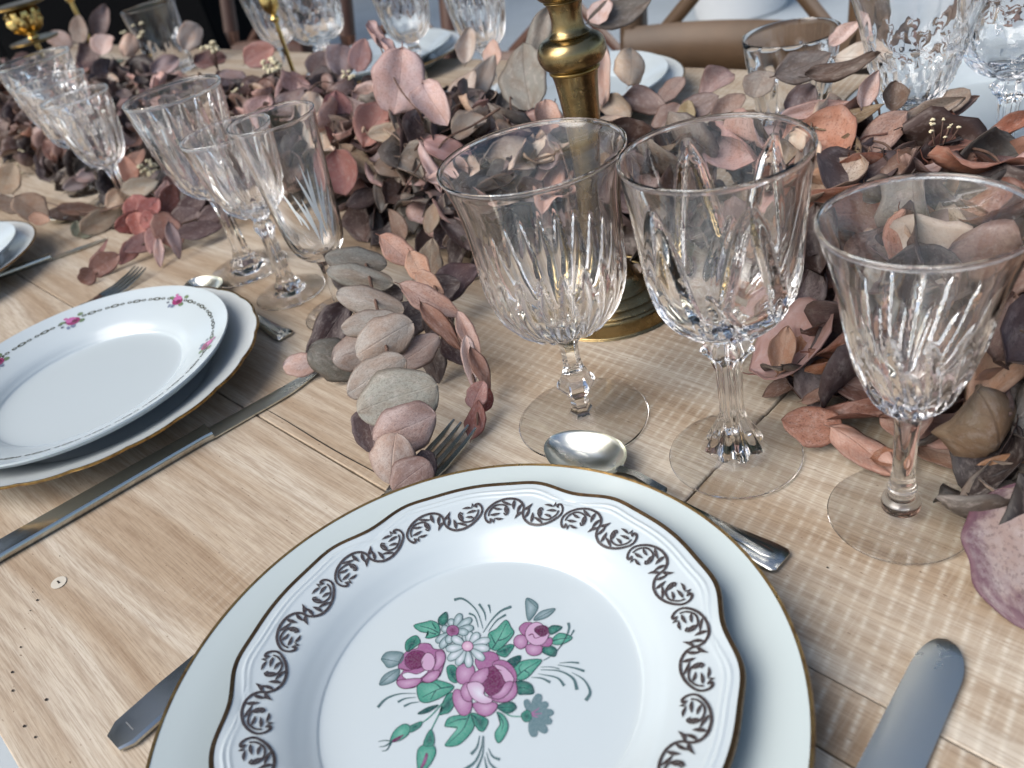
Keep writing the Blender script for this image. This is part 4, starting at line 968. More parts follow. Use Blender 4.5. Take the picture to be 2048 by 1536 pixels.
# buds
p = pr('bud_print'); p.stroke([(700, 940), (600, 1050), (530, 1100), (430, 1135)], TL, 4, 4); p.fill([(440, 1130), (530, 1090), (522, 1130), (450, 1172)], TL, LNG, 5, TLD)
p.fill([(300, 1240), (330, 1160), (400, 1110), (447, 1130), (430, 1190), (370, 1232)], TL, LNG, 5, TLL); p.fill([(298, 1245), (340, 1212), (402, 1188), (350, 1236)], PKD)
for q in ((210, 1240), (216, 1280), (236, 1310)): p.stroke([(310, 1238), ((310 + q[0]) / 2, q[1] - 8), q], TLD, 5, 2)
p.build()
p = pr('bud_print'); p.stroke([(690, 980), (640, 1080), (600, 1160)], TL, 5, 4)
p.fill([(498, 1400), (505, 1300), (560, 1260), (622, 1270), (637, 1330), (590, 1420), (520, 1480)], TL, LNG, 5, TLL); p.fill([(545, 1260), (598, 1150), (628, 1220), (612, 1272)], TL, LNG, 5, TLD); p.fill([(515, 1460), (545, 1380), (565, 1325), (582, 1340), (560, 1410)], PKD, None, 5, PK); p.build()
# grey flower
p = pr('flower_print'); p.stroke([(1140, 1020), (1200, 1050), (1280, 1055)], TL, 5, 4)
for tx, ty, wd in [(1310, 930, 26), (1410, 892, 34), (1465, 955, 32), (1508, 1022, 32), (1496, 1095, 32), (1458, 1168, 34), (1370, 1200, 34)]:
    cx_, cy_ = 1345, 1045; dx, dy = tx - cx_, ty - cy_; ln = math.hypot(dx, dy); nx, ny = -dy / ln * wd, dx / ln * wd
    p.fill([(cx_, cy_), (cx_ + dx * .6 + nx, cy_ + dy * .6 + ny), (tx + nx * .6, ty + ny * .6), (tx - nx * .6, ty - ny * .6), (cx_ + dx * .6 - nx, cy_ + dy * .6 - ny)], (104, 130, 136))
for q in ((1410, 990), (1430, 1030), (1400, 1060)): p.stroke([(1340, 1040), q], PK, 7, 3, 2)
p.fill([(1275, 1040), (1320, 1005), (1352, 1040), (1340, 1085), (1295, 1090)], TL, LNG, 5, TLD); p.build()
# daisies
def daisy(cx_, cy_, tips, wd, pc, pl_, cc, rr, edge):
    p = pr('daisy_print')
    for tx, ty in tips:
        dx, dy = tx - cx_, ty - cy_; ln = math.hypot(dx, dy); nx, ny = -dy / ln * wd, dx / ln * wd
        p.fill([(cx_ + dx * .15, cy_ + dy * .15), (cx_ + dx * .6 + nx, cy_ + dy * .6 + ny), (cx_ + dx * .92 + nx * .7, cy_ + dy * .92 + ny * .7), (tx, ty), (cx_ + dx * .92 - nx * .7, cy_ + dy * .92 - ny * .7), (cx_ + dx * .6 - nx, cy_ + dy * .6 - ny)], pc, edge, 4, pl_)
    p.fill([(cx_ + rr * math.cos(a), cy_ + rr * .9 * math.sin(a)) for a in np.linspace(0, 2 * PI, 10, endpoint=False)], cc[0], LN, 4, cc[1]); p.build()
daisy(765, 415, [(750, 325), (825, 288), (905, 325), (920, 392), (880, 430), (640, 500), (672, 545), (725, 510), (690, 390)], 30, GYL, (200, 212, 218), (60, 92, 96), 10, (64, 92, 96)) if False else daisy(765, 415, [(750, 325), (825, 288), (905, 325), (920, 392), (880, 430), (640, 500), (672, 545), (725, 510), (680, 395)], 28, (120, 146, 148), (208, 218, 224), (PK, PKD), 46, (64, 92, 96))
# roses
def rose(fills, strokes):
    p = pr('rose_print')
    for pts, c, l in fills: p.fill(pts, c, LN, 5, l)
    for pts in strokes: p.stroke(pts, PKD, 5, 2)
    p.build()
rose([([(930, 640), (985, 575), (1070, 575), (1110, 620), (1090, 690), (980, 720)], PK, PK), ([(798, 690), (870, 655), (925, 690), (915, 775), (840, 815), (795, 780)], PK, PKL), ([(1060, 670), (1120, 632), (1190, 660), (1238, 730), (1228, 800), (1140, 800)], PK, PK), ([(1120, 830), (1180, 805), (1232, 800), (1242, 880), (1190, 937), (1100, 947), (1030, 900)], PK, PKL),
      ([(915, 958), (1000, 945), (1092, 955), (1082, 1010), (1020, 1052), (950, 1030)], PK, PKL), ([(790, 850), (860, 880), (908, 950), (888, 1030), (830, 1046), (780, 980), (763, 900)], PK, PKL), ([(835, 830), (880, 800), (915, 860), (900, 940), (850, 930), (825, 880)], PK, PKL), ([(1000, 720), (1060, 680), (1140, 700), (1180, 780), (1130, 860), (1050, 900), (1000, 860), (985, 790)], (128, 58, 104), PKD),
      ([(890, 795), (930, 725), (1022, 690), (1030, 750), (985, 810), (930, 815)], PK, PKL), ([(1075, 672), (1140, 680), (1205, 740), (1218, 792), (1160, 800), (1125, 735)], PKL, PKL), ([(1050, 905), (1110, 870), (1160, 800), (1215, 800), (1180, 880), (1110, 925)], PK, PKL), ([(876, 810), (950, 795), (1000, 835), (1000, 890), (1058, 925), (1045, 952), (980, 957), (912, 918), (880, 860)], PKL, WH)],
     [[(1020, 760), (1060, 720), (1110, 720), (1140, 770)], [(1015, 800), (1060, 760), (1110, 770), (1120, 800)], [(1010, 830), (1060, 800), (1090, 820), (1120, 800)], [(1020, 860), (1070, 840), (1130, 810)], [(1040, 885), (1090, 865), (1150, 810)], [(1035, 740), (1070, 700), (1130, 712)]])
rose([([(355, 820), (350, 780), (400, 705), (360, 695), (372, 640), (420, 570), (500, 545), (520, 512), (590, 512), (625, 550), (692, 560), (708, 620), (690, 692), (660, 760), (590, 802), (530, 802), (480, 836), (400, 846)], PK, PK), ([(410, 620), (460, 570), (540, 570), (570, 620), (540, 680), (470, 700), (420, 680)], (120, 44, 96), PKD), ([(530, 640), (570, 580), (620, 600), (632, 660), (605, 708), (550, 702)], PKL, PKL), ([(640, 570), (700, 575), (706, 640), (660, 705), (618, 712), (640, 640)], PK, PKL), ([(388, 745), (430, 725), (500, 738), (560, 710), (578, 722), (515, 772), (430, 778)], WH, WH), ([(350, 790), (420, 775), (530, 772), (500, 822), (420, 846), (365, 832)], PK, PKL), ([(535, 780), (600, 720), (668, 715), (650, 770), (590, 802)], PK, PKL)],
     [[(440, 650), (470, 610), (520, 620), (510, 660)], [(430, 620), (480, 585), (545, 600)], [(455, 690), (520, 680), (545, 640)], [(380, 700), (430, 710), (480, 700)]])
rose([([(1222, 475), (1260, 445), (1312, 460), (1318, 520), (1270, 552), (1225, 522)], PK, PKL), ([(1258, 400), (1300, 355), (1362, 360), (1345, 410), (1300, 452)], PK, PK), ([(1308, 530), (1350, 512), (1425, 522), (1424, 580), (1370, 602), (1320, 582)], PK, PKL), ([(1415, 520), (1490, 465), (1508, 500), (1480, 533)], PK, PK), ([(1305, 430), (1340, 370), (1400, 352), (1455, 390), (1483, 440), (1440, 512), (1370, 522), (1320, 485)], PKL, PKL), ([(1372, 410), (1410, 378), (1465, 384), (1476, 430), (1425, 458)], PKD, (80, 16, 56))],
     [[(1330, 450), (1360, 440), (1380, 470), (1440, 450)], [(1395, 420), (1425, 400), (1455, 415)]])
daisy(875, 530, [(860, 425), (895, 420), (960, 432), (1042, 480), (1038, 550), (1000, 632), (885, 690), (795, 672), (728, 632), (714, 552), (758, 462)], 30, (150, 172, 174), (232, 232, 240), ((206, 150, 184), (236, 206, 220)), 42, (64, 92, 96))

# --- brown scroll ring
INKB = (60, 46, 43)
zc_ = DZ + .0168
def scr_pt(x, y, sgn):
    p_ = at(560 + x / 6.8267, 930 + y / 6.8267, zc_); q = Vector((p_.x - DC[0], p_.y - DC[1]))
    return q
cm_ = scr_pt(1440, 1085, 1); a_m = math.atan2(cm_.y, cm_.x); r_m = .0920
_e = [scr_pt(x, y, 1) for x, y in ((1195, 1150), (1250, 1085), (1300, 1275), (1440, 1262), (1540, 1205), (1688, 960), (1600, 880), (1510, 895), (1400, 1000))]
_ra = [q.length - cm_.length for q in _e]; _ta = [(math.atan2(q.y, q.x) - a_m) * cm_.length for q in _e]
MR = ((min(_ra) + max(_ra)) / 2, .0134 / (max(_ra) - min(_ra))); MT = ((min(_ta) + max(_ta)) / 2, .0186 / (max(_ta) - min(_ta)))
def scroll_mesh(flip):
    b_ = MB()
    def conv(x, y):
        q = scr_pt(x, y, 1); rad = q.length - cm_.length; tan = (math.atan2(q.y, q.x) - a_m) * cm_.length
        rad = (rad - MR[0]) * MR[1]; tan = (tan - MT[0]) * MT[1]
        if flip: rad, tan = -rad, -tan
        r_ = r_m + rad; a = tan / r_m
        return (r_ * math.cos(a), r_ * math.sin(a), dp_h(r_) + .00055)
    def stroke(pts, w0, w1):
        P = crom(pts, 4); d_ = np.gradient(P, axis=0); d_ /= np.linalg.norm(d_, axis=1, keepdims=True); nn = np.stack([-d_[:, 1], d_[:, 0]], 1); ww = np.linspace(w0, w1, len(P))[:, None]
        V = []
        for a, c_ in zip(P + nn * ww, P - nn * ww): V += [conv(*a), conv(*c_)]
        b_.add(V, [(2 * i, 2 * i + 1, 2 * i + 3, 2 * i + 2) for i in range(len(P) - 1)], srgb(*INKB))
    def lens(a, c_, wd, bend=0.0):
        a, c_ = np.array(a, float), np.array(c_, float); d_ = c_ - a; n_ = np.array([-d_[1], d_[0]]) / np.hypot(*d_)
        V = []; m_ = 9
        for k in range(m_):
            t = k / (m_ - 1); o_ = a + d_ * t + n_ * bend * math.sin(PI * t); h_ = wd * .33 * math.sin(PI * t) ** .8 * (1.25 - .5 * t) + 1.0
            V += [conv(*(o_ + n_ * h_)), conv(*(o_ - n_ * h_))]
        b_.add(V, [(2 * i, 2 * i + 1, 2 * i + 3, 2 * i + 2) for i in range(m_ - 1)], srgb(*INKB))
    stroke([(1215, 1210), (1245, 1250), (1300, 1275), (1370, 1278), (1440, 1262), (1540, 1205), (1630, 1110), (1680, 1010), (1688, 940), (1652, 893), (1600, 880), (1565, 900), (1572, 925)], 14, 14)
    stroke([(1628, 940), (1640, 1000), (1600, 1090), (1510, 1138), (1430, 1132), (1390, 1095), (1402, 1058), (1445, 1062)], 11, 9)
    lens((1210, 1215), (1252, 1090), 62, 18); lens((1310, 1270), (1265, 1150), 62, 10); lens((1430, 1252), (1345, 1160), 66, 6); lens((1570, 1165), (1400, 1192), 46, 8)
    lens((1480, 1132), (1385, 1075), 60, 8); lens((1615, 1050), (1498, 1085), 44, 6); lens((1612, 960), (1490, 1038), 46, 6); lens((1530, 955), (1405, 1010), 40, 8); lens((1560, 935), (1508, 900), 22); lens((1535, 960), (1512, 900), 20)
    lens((1600, 925), (1548, 905), 48)
    return mesh('scroll_print', b_.v, b_.f, INK, None, b_.c)
SC = [scroll_mesh(False), scroll_mesh(True)]
for k in range(28):
    inst('scroll_print', SC[k % 2], dp_root, Matrix.Rotation(a_m + k * 2 * PI / 28, 4, 'Z'))
# charger flower print
def chc(x, y, z): return to_plate(x, y, z, (*PC, .0002))
p = Print('flower_print', ch_root, chc, .0150)
for q in range(6):
    a = q * PI / 3; p.fill([(1492 + 12 * math.cos(a) + 9 * math.cos(b_), 1440 + 26 * math.sin(a) + 10 * math.sin(b_)) for b_ in np.linspace(0, 2 * PI, 7, endpoint=False)], (112, 100, 140), None, 3)
pf = p.build()

# --- left setting
lp_root, _ = plate('off white scalloped plate with chipped gold edge, under the oval patterned plate at left', (-.3052, .5723, .0002), [(0, .006), (.045, .006), (.078, .0063), (.085, .0085), (.094, .0135), (.110, .0195), (.1262, .0245)], .1262, lambda th: .010 * np.abs(np.sin(th * 11)) ** .7 - .006, OFFW, GOLD, .0012, None, 264)
LD = (-.3163, .5769); LZ = .0066
ld_root, ld_h = plate('white side plate with thin chain border and small pink roses, at left', (*LD, LZ), [(0, .0048), (.04, .0048), (.0680, .0054), (.0740, .0078), (.0790, .0115), (.0840, .0142), (.095, .0185), (.106, .0222), (.1135, .0252), (.1160, .0262)], .1160, None, CHINA, None)
b_ = MB(); kk = 96
for k in range(kk):
    a0 = 2 * PI * k / kk; long = k % 3 == 0; la = .0040 if long else .0021; lw = .0016 if long else .0012
    n_ = 12
    V = []
    for j in range(n_):
        t = 2 * PI * j / n_
        for s_ in (1.06, .48):
            r_ = .1028 + lw * s_ * math.sin(t); a = a0 + la * s_ * math.cos(t) / .1028
            V.append((r_ * math.cos(a), r_ * math.sin(a), ld_h(r_) + .0002))
    b_.add(V, [(2 * j, 2 * ((j + 1) % n_), 2 * ((j + 1) % n_) + 1, 2 * j + 1) for j in range(n_)], srgb(70, 68, 44))
b_.build('chain_print', INK, ld_root, None)['kind'] = 'stuff'
rb = MB(); rr_ = random.Random(3)
def blob(b_, x, y, rx, ry, c, z, n=10):
    x, y, rx, ry = x * 1.3, y * 1.3, rx * 1.3, ry * 1.3
    b_.add([(.1020 + x + rx * math.cos(2 * PI * k / n), y + ry * math.sin(2 * PI * k / n), ld_h(.1020 + x + rx * math.cos(2 * PI * k / n)) + .0003 + z) for k in range(n)], [tuple(range(n))], srgb(*c))
for x, y, rx, ry, c in [(-.003, -.005, .0016, .0022, (110, 130, 90)), (.003, -.0055, .0014, .002, (120, 136, 96)), (-.0048, .001, .0018, .0016, (120, 126, 150)), (-.0052, .0042, .0015, .0012, (130, 136, 160)), (.001, .007, .0012, .002, (120, 140, 100)), (-.001, 0, .0032, .0046, (158, 44, 104)), (.001, .0012, .0022, .0034, (200, 100, 160)), (-.0012, -.001, .0016, .002, (112, 20, 66)), (.0034, .004, .001, .0014, (196, 110, 160)), (-.0028, .0075, .0009, .0012, (110, 110, 120))]:
    blob(rb, x, y, rx, ry, c, len(rb.v) * .000001)
rm = mesh('rose_print', rb.v, rb.f, INK, None, rb.c)
for px, py in ((147, 652), (336, 612), (428, 684)):
    q = at(px, py, LZ + .022); a = math.atan2(q.y - LD[1], q.x - LD[0]); inst('rose_print', rm, ld_root, Matrix.Rotation(a, 4, 'Z'))
for a in (-2.0, -3.0, 2.6): inst('rose_print', rm, ld_root, Matrix.Rotation(a, 4, 'Z'))
# --- far plates
std = [(0, .006), (.045, .006), (.078, .0063), (.085, .0085), (.094, .0135), (.110, .0195), (.1262, .0245)]
def plates_at(loc, lab0, lab1, z=.0002):
    plate(lab0, (*loc, z), std, .1262, None, OFFW, GOLD, .0012, None, 120)
    plate(lab1, (*loc, z + .0076), [(r_ * .86, z_ * 1.02) for r_, z_ in std], .1085, None, CHINA, None, .001, None, 120)
plates_at(S(-1.085, .092), 'lower white plate cut off by the left edge of the picture', 'upper white plate under the tan leaves at the left edge')
plates_at(S(-.665, .72), 'lower white plate behind the brass candlestick', 'upper white plate with a leaf on it behind the brass candlestick')
plates_at(S(-.225, .76), 'lower white plate across the table behind the corner goblet', 'upper white plate across the table behind the corner goblet')
plates_at(S(-1.12, .80), 'lower white plate at the top behind the thin gold candle rod', 'upper white plate at the top behind the thin gold candle rod')

# ------------------------------------------------------------------ cutlery
def frame2(a, b_):
    a, b_ = Vector(a), Vector(b_); d_ = (b_ - a); L = math.hypot(d_.x, d_.y); return a, d_, L, math.atan2(d_.y, d_.x)
def strip(root, name, st, mat_=STEEL, bev=.35):
    """st: (x, half width, z bottom, z top, y offset) stations -> rounded bar"""
    b_ = MB(); V = []; n = 10
    for (x, hw, z0, z1, yo) in st:
        hz = (z1 - z0) / 2; zc = (z0 + z1) / 2
        for sx, sz in ((-1, -.4), (-.86, -1), (0, -1), (.86, -1), (1, -.4), (1, .4), (.86, 1), (0, 1.0), (-.86, 1), (-1, .4)): V.append((x, yo + sx * hw, zc + sz * hz))
    m_ = len(st); Fc = [tuple(range(n)), tuple((m_ - 1) * n + k for k in range(n - 1, -1, -1))]
    for i in range(m_ - 1):
        for k in range(n): Fc.append((i * n + k, i * n + n + k, i * n + n + (k + 1) % n, i * n + (k + 1) % n))
    b_.add(V, Fc); return b_.build(name, mat_, root, 40)
def rootdir(name, label, cat, a, b_, group):
    a = Vector(a); b_ = Vector(b_); ang = math.atan2(b_.y - a.y, b_.x - a.x)
    return thing(name, label, cat, (a.x, a.y, 0), ang, group), (b_ - a).length
GC = 'steel cutlery laid at the settings'
def fork(label, h_end, tip):
    r_, L = rootdir('fork', label, 'fork', h_end, tip, GC)
    strip(r_, 'handle', [(0, .0062, .001, .0038, 0), (.006, .0098, .0006, .0044, 0), (.03, .0100, .0006, .0046, 0), (.07, .0080, .0006, .0046, 0), (.11, .0050, .0010, .0050, 0), (L - .085, .0034, .003, .0068, 0), (L - .068, .0040, .0035, .0066, 0)])
    strip(r_, 'neck', [(L - .0682, .0038, .0036, .0064, 0), (L - .060, .0090, .0020, .0040, 0), (L - .052, .0122, .0012, .0030, 0), (L - .046, .0126, .0012, .0030, 0)])
    for k in range(4):
        y = (k - 1.5) * .0066
        strip(r_, 'tine', [(L - .0465, .0026, .0012, .0030, y), (L - .03, .0021, .0014, .0032, y), (L - .012, .0017, .0046, .0062, y * .97), (L, .0007, .0086, .0096, y * .95)])
    return r_
def knife(label, h_end, tip, hl, hw=.0062, bw=.0085, tip_round=True, serr=False):
    r_, L = rootdir('knife', label, 'knife', h_end, tip, GC)
    strip(r_, 'handle', [(0, hw * .8, .0015, .0050, 0), (.002, hw * 1.05, .0006, .0060, 0), (hl * .4, hw, .0006, .0064, 0), (hl * .85, hw * .86, .0006, .0066, 0), (hl - .006, hw * .82, .0006, .0066, 0), (hl, hw * .95, .0006, .0068, 0)])
    n = 120; V = []
    for i in range(n + 1):
        t = i / n; x = hl + .0003 + (L - hl) * t
        up_ = hw * .6 + (bw - hw * .6) * min(1, t * 5)
        e = math.sqrt(max(.004, 1 - max(0, (t - .86) / .14) ** 2)) if tip_round else max(0.0, 1 - max(0, (t - .6) / .4) ** 2)
        lo = -bw * e; hi = bw * (.72 + .28 * (1 - t)) * (e if t > .86 else 1)
        if not tip_round: hi = hw * .85 * (1 - .12 * t); lo = -hw * .85 * e + (0 if t < .6 else hw * .3 * (t - .6))
        if serr and .12 < t < .9: hi -= .00035 * (i % 2)
        zs_ = .25 + .75 * min(1, max(e, .0) * 1.4)
        V += [(x, lo, .0012), (x, hi, .0012), (x, hi, .0012 + .0009 * zs_), (x, hi * .3, .0012 + .0016 * zs_), (x, lo, .0012 + .0010 * zs_)]
    Fc = []
    for i in range(n):
        for k in range(5): Fc.append((i * 5 + k, i * 5 + 5 + k, i * 5 + 5 + (k + 1) % 5, i * 5 + (k + 1) % 5))
    Fc += [(0, 1, 2, 3, 4), tuple(n * 5 + k for k in (4, 3, 2, 1, 0))]
    ob('blade', V, Fc, BLADE, r_, 30)
    return r_
def spoon(label, tip, h_end, bl=.046, bw=.0165):
    r_, L = rootdir('spoon', label, 'spoon', tip, h_end, GC)
    nu, nv = 22, 14; V = []
    for side in (0, 1):
        for i in range(nu + 1):
            ph_ = PI * (.012 + .968 * i / nu); t = (1 - math.cos(ph_)) / 2; x = bl * t; hw = bw * math.sin(ph_) * (1 - .16 * math.cos(ph_)) + (.0026 if i == nu else 0)
            for j in range(nv + 1):
                u = j / nv * 2 - 1
                dep = .0095 * (1 - abs(u) ** 2.2) * math.sin(ph_) ** 1.3
                V.append((x, u * hw, .0108 + .002 * t - dep - (.0011 if side else 0) * (1 - .3 * abs(u))))
    m_ = nv + 1; off = (nu + 1) * m_; Fc = []
    for i in range(nu):
        for j in range(nv):
            a = i * m_ + j; Fc += [(a, a + m_, a + m_ + 1, a + 1), (off + a, off + a + 1, off + a + m_ + 1, off + a + m_)]
        for j in (0, nv):
            a = i * m_ + j; Fc.append((a, off + a, off + a + m_, a + m_) if j else (a, a + m_, off + a + m_, off + a))
    for j in range(nv):
        Fc.append((j, j + 1, off + j + 1, off + j)); a = nu * m_ + j; Fc.append((a, off + a, off + a + 1, a + 1))
    zl = min(v[2] for v in V) - .0004
    ob('bowl', [(x, y, z - zl) for x, y, z in V], Fc, BLADE, r_, 180)
    z_ = .0118 - zl
    strip(r_, 'handle', [(bl - .001, .0026, z_ - .0012, z_ + .0012, 0), (bl + .012, .0022, z_ + .0010, z_ + .0036, 0), (bl + .03, .0026, z_ - .0015, z_ + .0012, 0), (L - .07, .0036, .0046, .0068, 0), (L - .03, .0060, .0010, .0036, 0), (L - .008, .0082, .0006, .0034, 0), (L - .002, .0078, .0008, .0032, 0), (L, .0060, .0012, .0028, 0)])
    strip(r_, 'handle_ridge', [(L - .07, .0012, .0064, .0074, 0), (L - .03, .0022, .0032, .0043, 0), (L - .010, .0030, .0030, .0040, 0), (L - .006, .0018, .0030, .0036, 0)])
    return r_
fk = fork('steel fork passing under the front plates, tines beside the grey sprig', at(228, 1488, .002), at(926, 838, .013))
for o_ in fk.children:
    if o_.name.startswith('handle'):
        b_ = MB()
        for k in range(9): b_.box(.0089, .0095, -.0038 + k * .0008, -.0038 + k * .0008 + .00042, .00445, .00460)
        b_.build('engraved_mark', m_simple('etched_grey', (.22, .23, .23, 1), .6), o_, None)
knife('long steel table knife lying between the left plates and the front charger', at(-70, 1152, 0), at(640, 742, .002), .165, .0088, .0100, False)
knife('round tipped serrated steel knife at the lower right corner', (-.030, .037, 0), at(1892, 1284, 0), .10, .0068, .0108, True, True)
spoon('steel spoon behind the front plates with its bowl toward the fluted glass', at(1100, 880, .008), at(1566, 1124, .002), .053, .0190)
spoon('steel spoon lying behind the left plates beside the goblet feet', at(383, 562, .008), at(572, 673, .002), .052, .0160)
fork('steel fork with its tines showing behind the left plates', (*S(-.80, .03), .002), at(282, 536, .008))
knife('thin steel knife at the left edge pointing at the red whorl', at(-80, 585, 0), at(212, 478, .002), .10, .0060, .0062, False)
spoon('steel spoon resting over the rim behind the far left plate', at(118, 402, .03), at(-60, 372, .03), .05, .016)

# ------------------------------------------------------------------ brass
def brass(name, label, loc, parts, group, nseg=64):
    root = thing(name, label, 'candlestick', (loc[0], loc[1], 0), 0, group)
    for nm, prof, m_ in parts:
        P = crom(prof, 6); P[:, 0] = np.maximum(P[:, 0], 0)
        V, rows = lathe([tuple(p_) for p_ in P], nseg); ob(nm, V, lathe_faces(rows, nseg, 0, len(P) - 1), m_, root, 50)
    return root
GB = 'brass candlesticks in the garland'
rings = [(.052, .0)] ; rings = [(.0, .0006), (.050, .0004), (.0525, .002), (.0525, .0095), (.0515, .0125), (.049, .0130), (.0475, .0118), (.046, .0132), (.042, .0142), (.040, .0134), (.038, .0150), (.032, .0168), (.030, .0160), (.028, .0180), (.021, .0225), (.0165, .030)]
brass('candlestick', 'large brass candlestick with bulging knob and round stepped base in the centre', (.086, .527), [
    ('base', rings, BRASS),
    ('column', [(.0165, .030), (.0125, .038), (.0100, .055), (.0096, .080), (.0102, .11), (.0116, .140), (.0134, .160), (.0146, .1665), (.0148, .1672)], BRASS),
    ('collar', [(.0148, .1672), (.0158, .1678), (.0158, .1690), (.0150, .1698)], BRASSD),
    ('knob', [(.0150, .1698), (.0188, .1725), (.0212, .1775), (.0208, .1828), (.0178, .1868), (.0128, .1886), (.0122, .1890)], BRASS),
    ('waist', [(.0122, .1890), (.0128, .1896), (.0122, .1902), (.0104, .1925), (.0096, .1975), (.0100, .2035), (.0112, .2075), (.0118, .2082), (.0124, .2088), (.0118, .2094)], BRASS),
    ('socket', [(.0118, .2094), (.0150, .2115), (.0175, .2160), (.0165, .2230), (.0130, .2270), (.0120, .2500), (.0125, .2700), (.0200, .2750), (.0200, .2765), (.0, .2765)], BRASS)], GB)
brass('candlestick', 'thin gold candle rod rising beside the cut goblet at the top', (-.187, 1.237), [
    ('base', [(0, .0005), (.035, .0005), (.036, .002), (.034, .005), (.012, .008), (.005, .014), (.0031, .02)], GOLDP),
    ('rod', [(.0031, .02), (.0029, .06), (.0029, .10), (.0030, .1290)], GOLDP), ('bead', [(.0030, .1290), (.0056, .1312), (.0060, .1345), (.0036, .1378), (.0032, .1385)], GOLDP),
    ('candle_cup', [(.0032, .1385), (.0070, .1420), (.0110, .1480), (.0124, .1560), (.0120, .1640), (.0105, .1645), (.0, .1640)], GOLDP)], GB, 32)
bl = brass('candlestick', 'ornate gold candle cup above a dark drip tray at the top left corner', (-.715, 1.788), [
    ('base', [(0, .0005), (.05, .0005), (.051, .003), (.02, .010), (.008, .02), (.0050, .03)], GOLDP), ('rod', [(.0050, .03), (.0046, .08), (.0048, .115)], GOLDP),
    ('drip_tray', [(.0048, .115), (.02, .116), (.042, .118), (.044, .121), (.042, .1225), (.01, .121), (.008, .122)], BRASSD),
    ('stem', [(.008, .122), (.0105, .1245), (.009, .1285), (.0065, .131)], GOLDP),
    ('candle_cup', [(.0065, .131), (.018, .1375), (.026, .149), (.029, .163), (.027, .175), (.020, .178), (.0, .178)], GOLDP),
    ('top_tray', [(.0, .1785), (.045, .1795), (.048, .184), (.046, .186), (.0, .184)], BRASSD)], GB, 40)
ribs = MB()
for k in range(9):
    a = 2 * PI * k / 9; ribs.tube([(r_ * math.cos(a), r_ * math.sin(a), z_) for r_, z_ in ((.012, .1345), (.022, .1425), (.0285, .155), (.0292, .168), (.024, .177))], [.003, .0052, .006, .0052, .003], 6)
ribs.build('cup_gadroon', GOLDP, bl, 180)
brass('candlestick', 'thin gold candle rod with a ball top at the upper left against the dark', (-.727, 2.098), [
    ('base', [(0, .0005), (.045, .0005), (.046, .003), (.012, .010), (.005, .02)], GOLDP), ('rod', [(.005, .02), (.0046, .08), (.0046, .140)], GOLDP),
    ('ball', [(.0046, .140), (.009, .143), (.0105, .149), (.008, .155), (.0, .157)], GOLDP)], GB, 24)

# ------------------------------------------------------------------ chairs across the table and things on the terrace
def chair(label, s_, n_, woodm, rail=.60, rot=0.0, dz=0.0, seat_m=None, rw=.03):
    r_ = thing('chair', label, 'chair', (*S(s_, n_), -.75), TANG + rot, 'wooden cross back chairs along the far side')
    # local x along the table, y away from it; the back stands on the far side of the seat
    H = .86 + dz; yb = .22
    for sx in (-.2, .2):
        b_ = MB(); b_.tube([(sx * 1.03, yb + .06, 0), (sx, yb, .44), (sx * .98, yb + .03, .66), (sx * .93, yb + .08, H)], [.020, .023, .022, .02], 8); b_.build('rear_post', woodm, r_, 60)
        b_ = MB(); b_.tube([(sx * 1.02, -.2, 0), (sx, -.18, .43)], [.015, .019], 8); b_.build('front_leg', woodm, r_, 60)
    b_ = MB(); b_.box(-.215, .215, -.2, .235, .432, .462, .008); b_.build('seat', seat_m or woodm, r_, None)
    b_ = MB(); P = crom([(-.186, yb + .08, H), (-.1, yb + .115, H + .012), (0, yb + .125, H + .016), (.1, yb + .115, H + .012), (.186, yb + .08, H)], 4); b_.tube(P, .028, 8, .55, (0, 1, 0)); b_.build('top_rail', woodm, r_, 60)
    b_ = MB(); P = crom([(-.196, yb + .02, rail), (-.1, yb + .05, rail), (0, yb + .06, rail), (.1, yb + .05, rail), (.196, yb + .02, rail)], 4); b_.tube(P, rw * .55, 8, rw / (rw * .55), (0, 0, 1)); b_.build('lower_rail', woodm, r_, 60)
    for sg in (-1, 1):
        b_ = MB(); b_.tube([(-.15 * sg, yb + .05, rail + .02), (0, yb + .085 + sg * .006, (rail + H) / 2), (.15 * sg, yb + .09, H - .01)], .012, 6, .6, (0, 1, 0)); b_.build('cross_slat', woodm, r_, 60)
    for sx in (-1, 1):
        b_ = MB(); b_.tube([(sx * .2, -.17, .2), (sx * .2, yb, .2)], .010, 6); b_.build('stretcher', woodm, r_, 60)
chair('honey wood chair behind the low tumbler, its broad rail level with the table', -.72, .90, CHAIRB, .672, 0, .14, None, .042)
chair('dark walnut chair behind the corner goblet at upper right', -.22, 1.02, CHAIRW)
chair('dark walnut chair left of the candlestick across the table', -1.18, 1.00, CHAIRW)
chair('dark walnut chair at the top left behind the cut goblet', -1.68, 1.00, CHAIRW)
chair('black cushioned walnut chair farthest to the upper left', -2.3, 1.02, CHAIRW, seat_m=DARK)
def planter(label, x, y, r0, r1, h):
    r_ = thing('planter', label, 'planter', (x, y, -.75), 0, 'white planters on the terrace')
    P = [(0, .001), (r0, .001), (r0 + .01, .01), (r1, h - .03), (r1 + .015, h - .028), (r1 + .015, h), (r1 - .01, h), (r1 - .02, h - .05)]
    V, rows = lathe(P, 40); ob('pot', V, lathe_faces(rows, 40, 0, len(P) - 1), WHITEP, r_, 40)
    V, rows = lathe([(r1 - .02, h - .05), (r1 * .5, h - .04), (0, h - .038)], 40); ob('soil', V, lathe_faces(rows, 40, 0, 2), DARK, r_, 40)
planter('white round planter on the paving beyond the honey wood chair', 1.5, 4.1, .2, .26, .5)
pA, pB = at(-260, 120, -.30), at(432, 60, -.30)
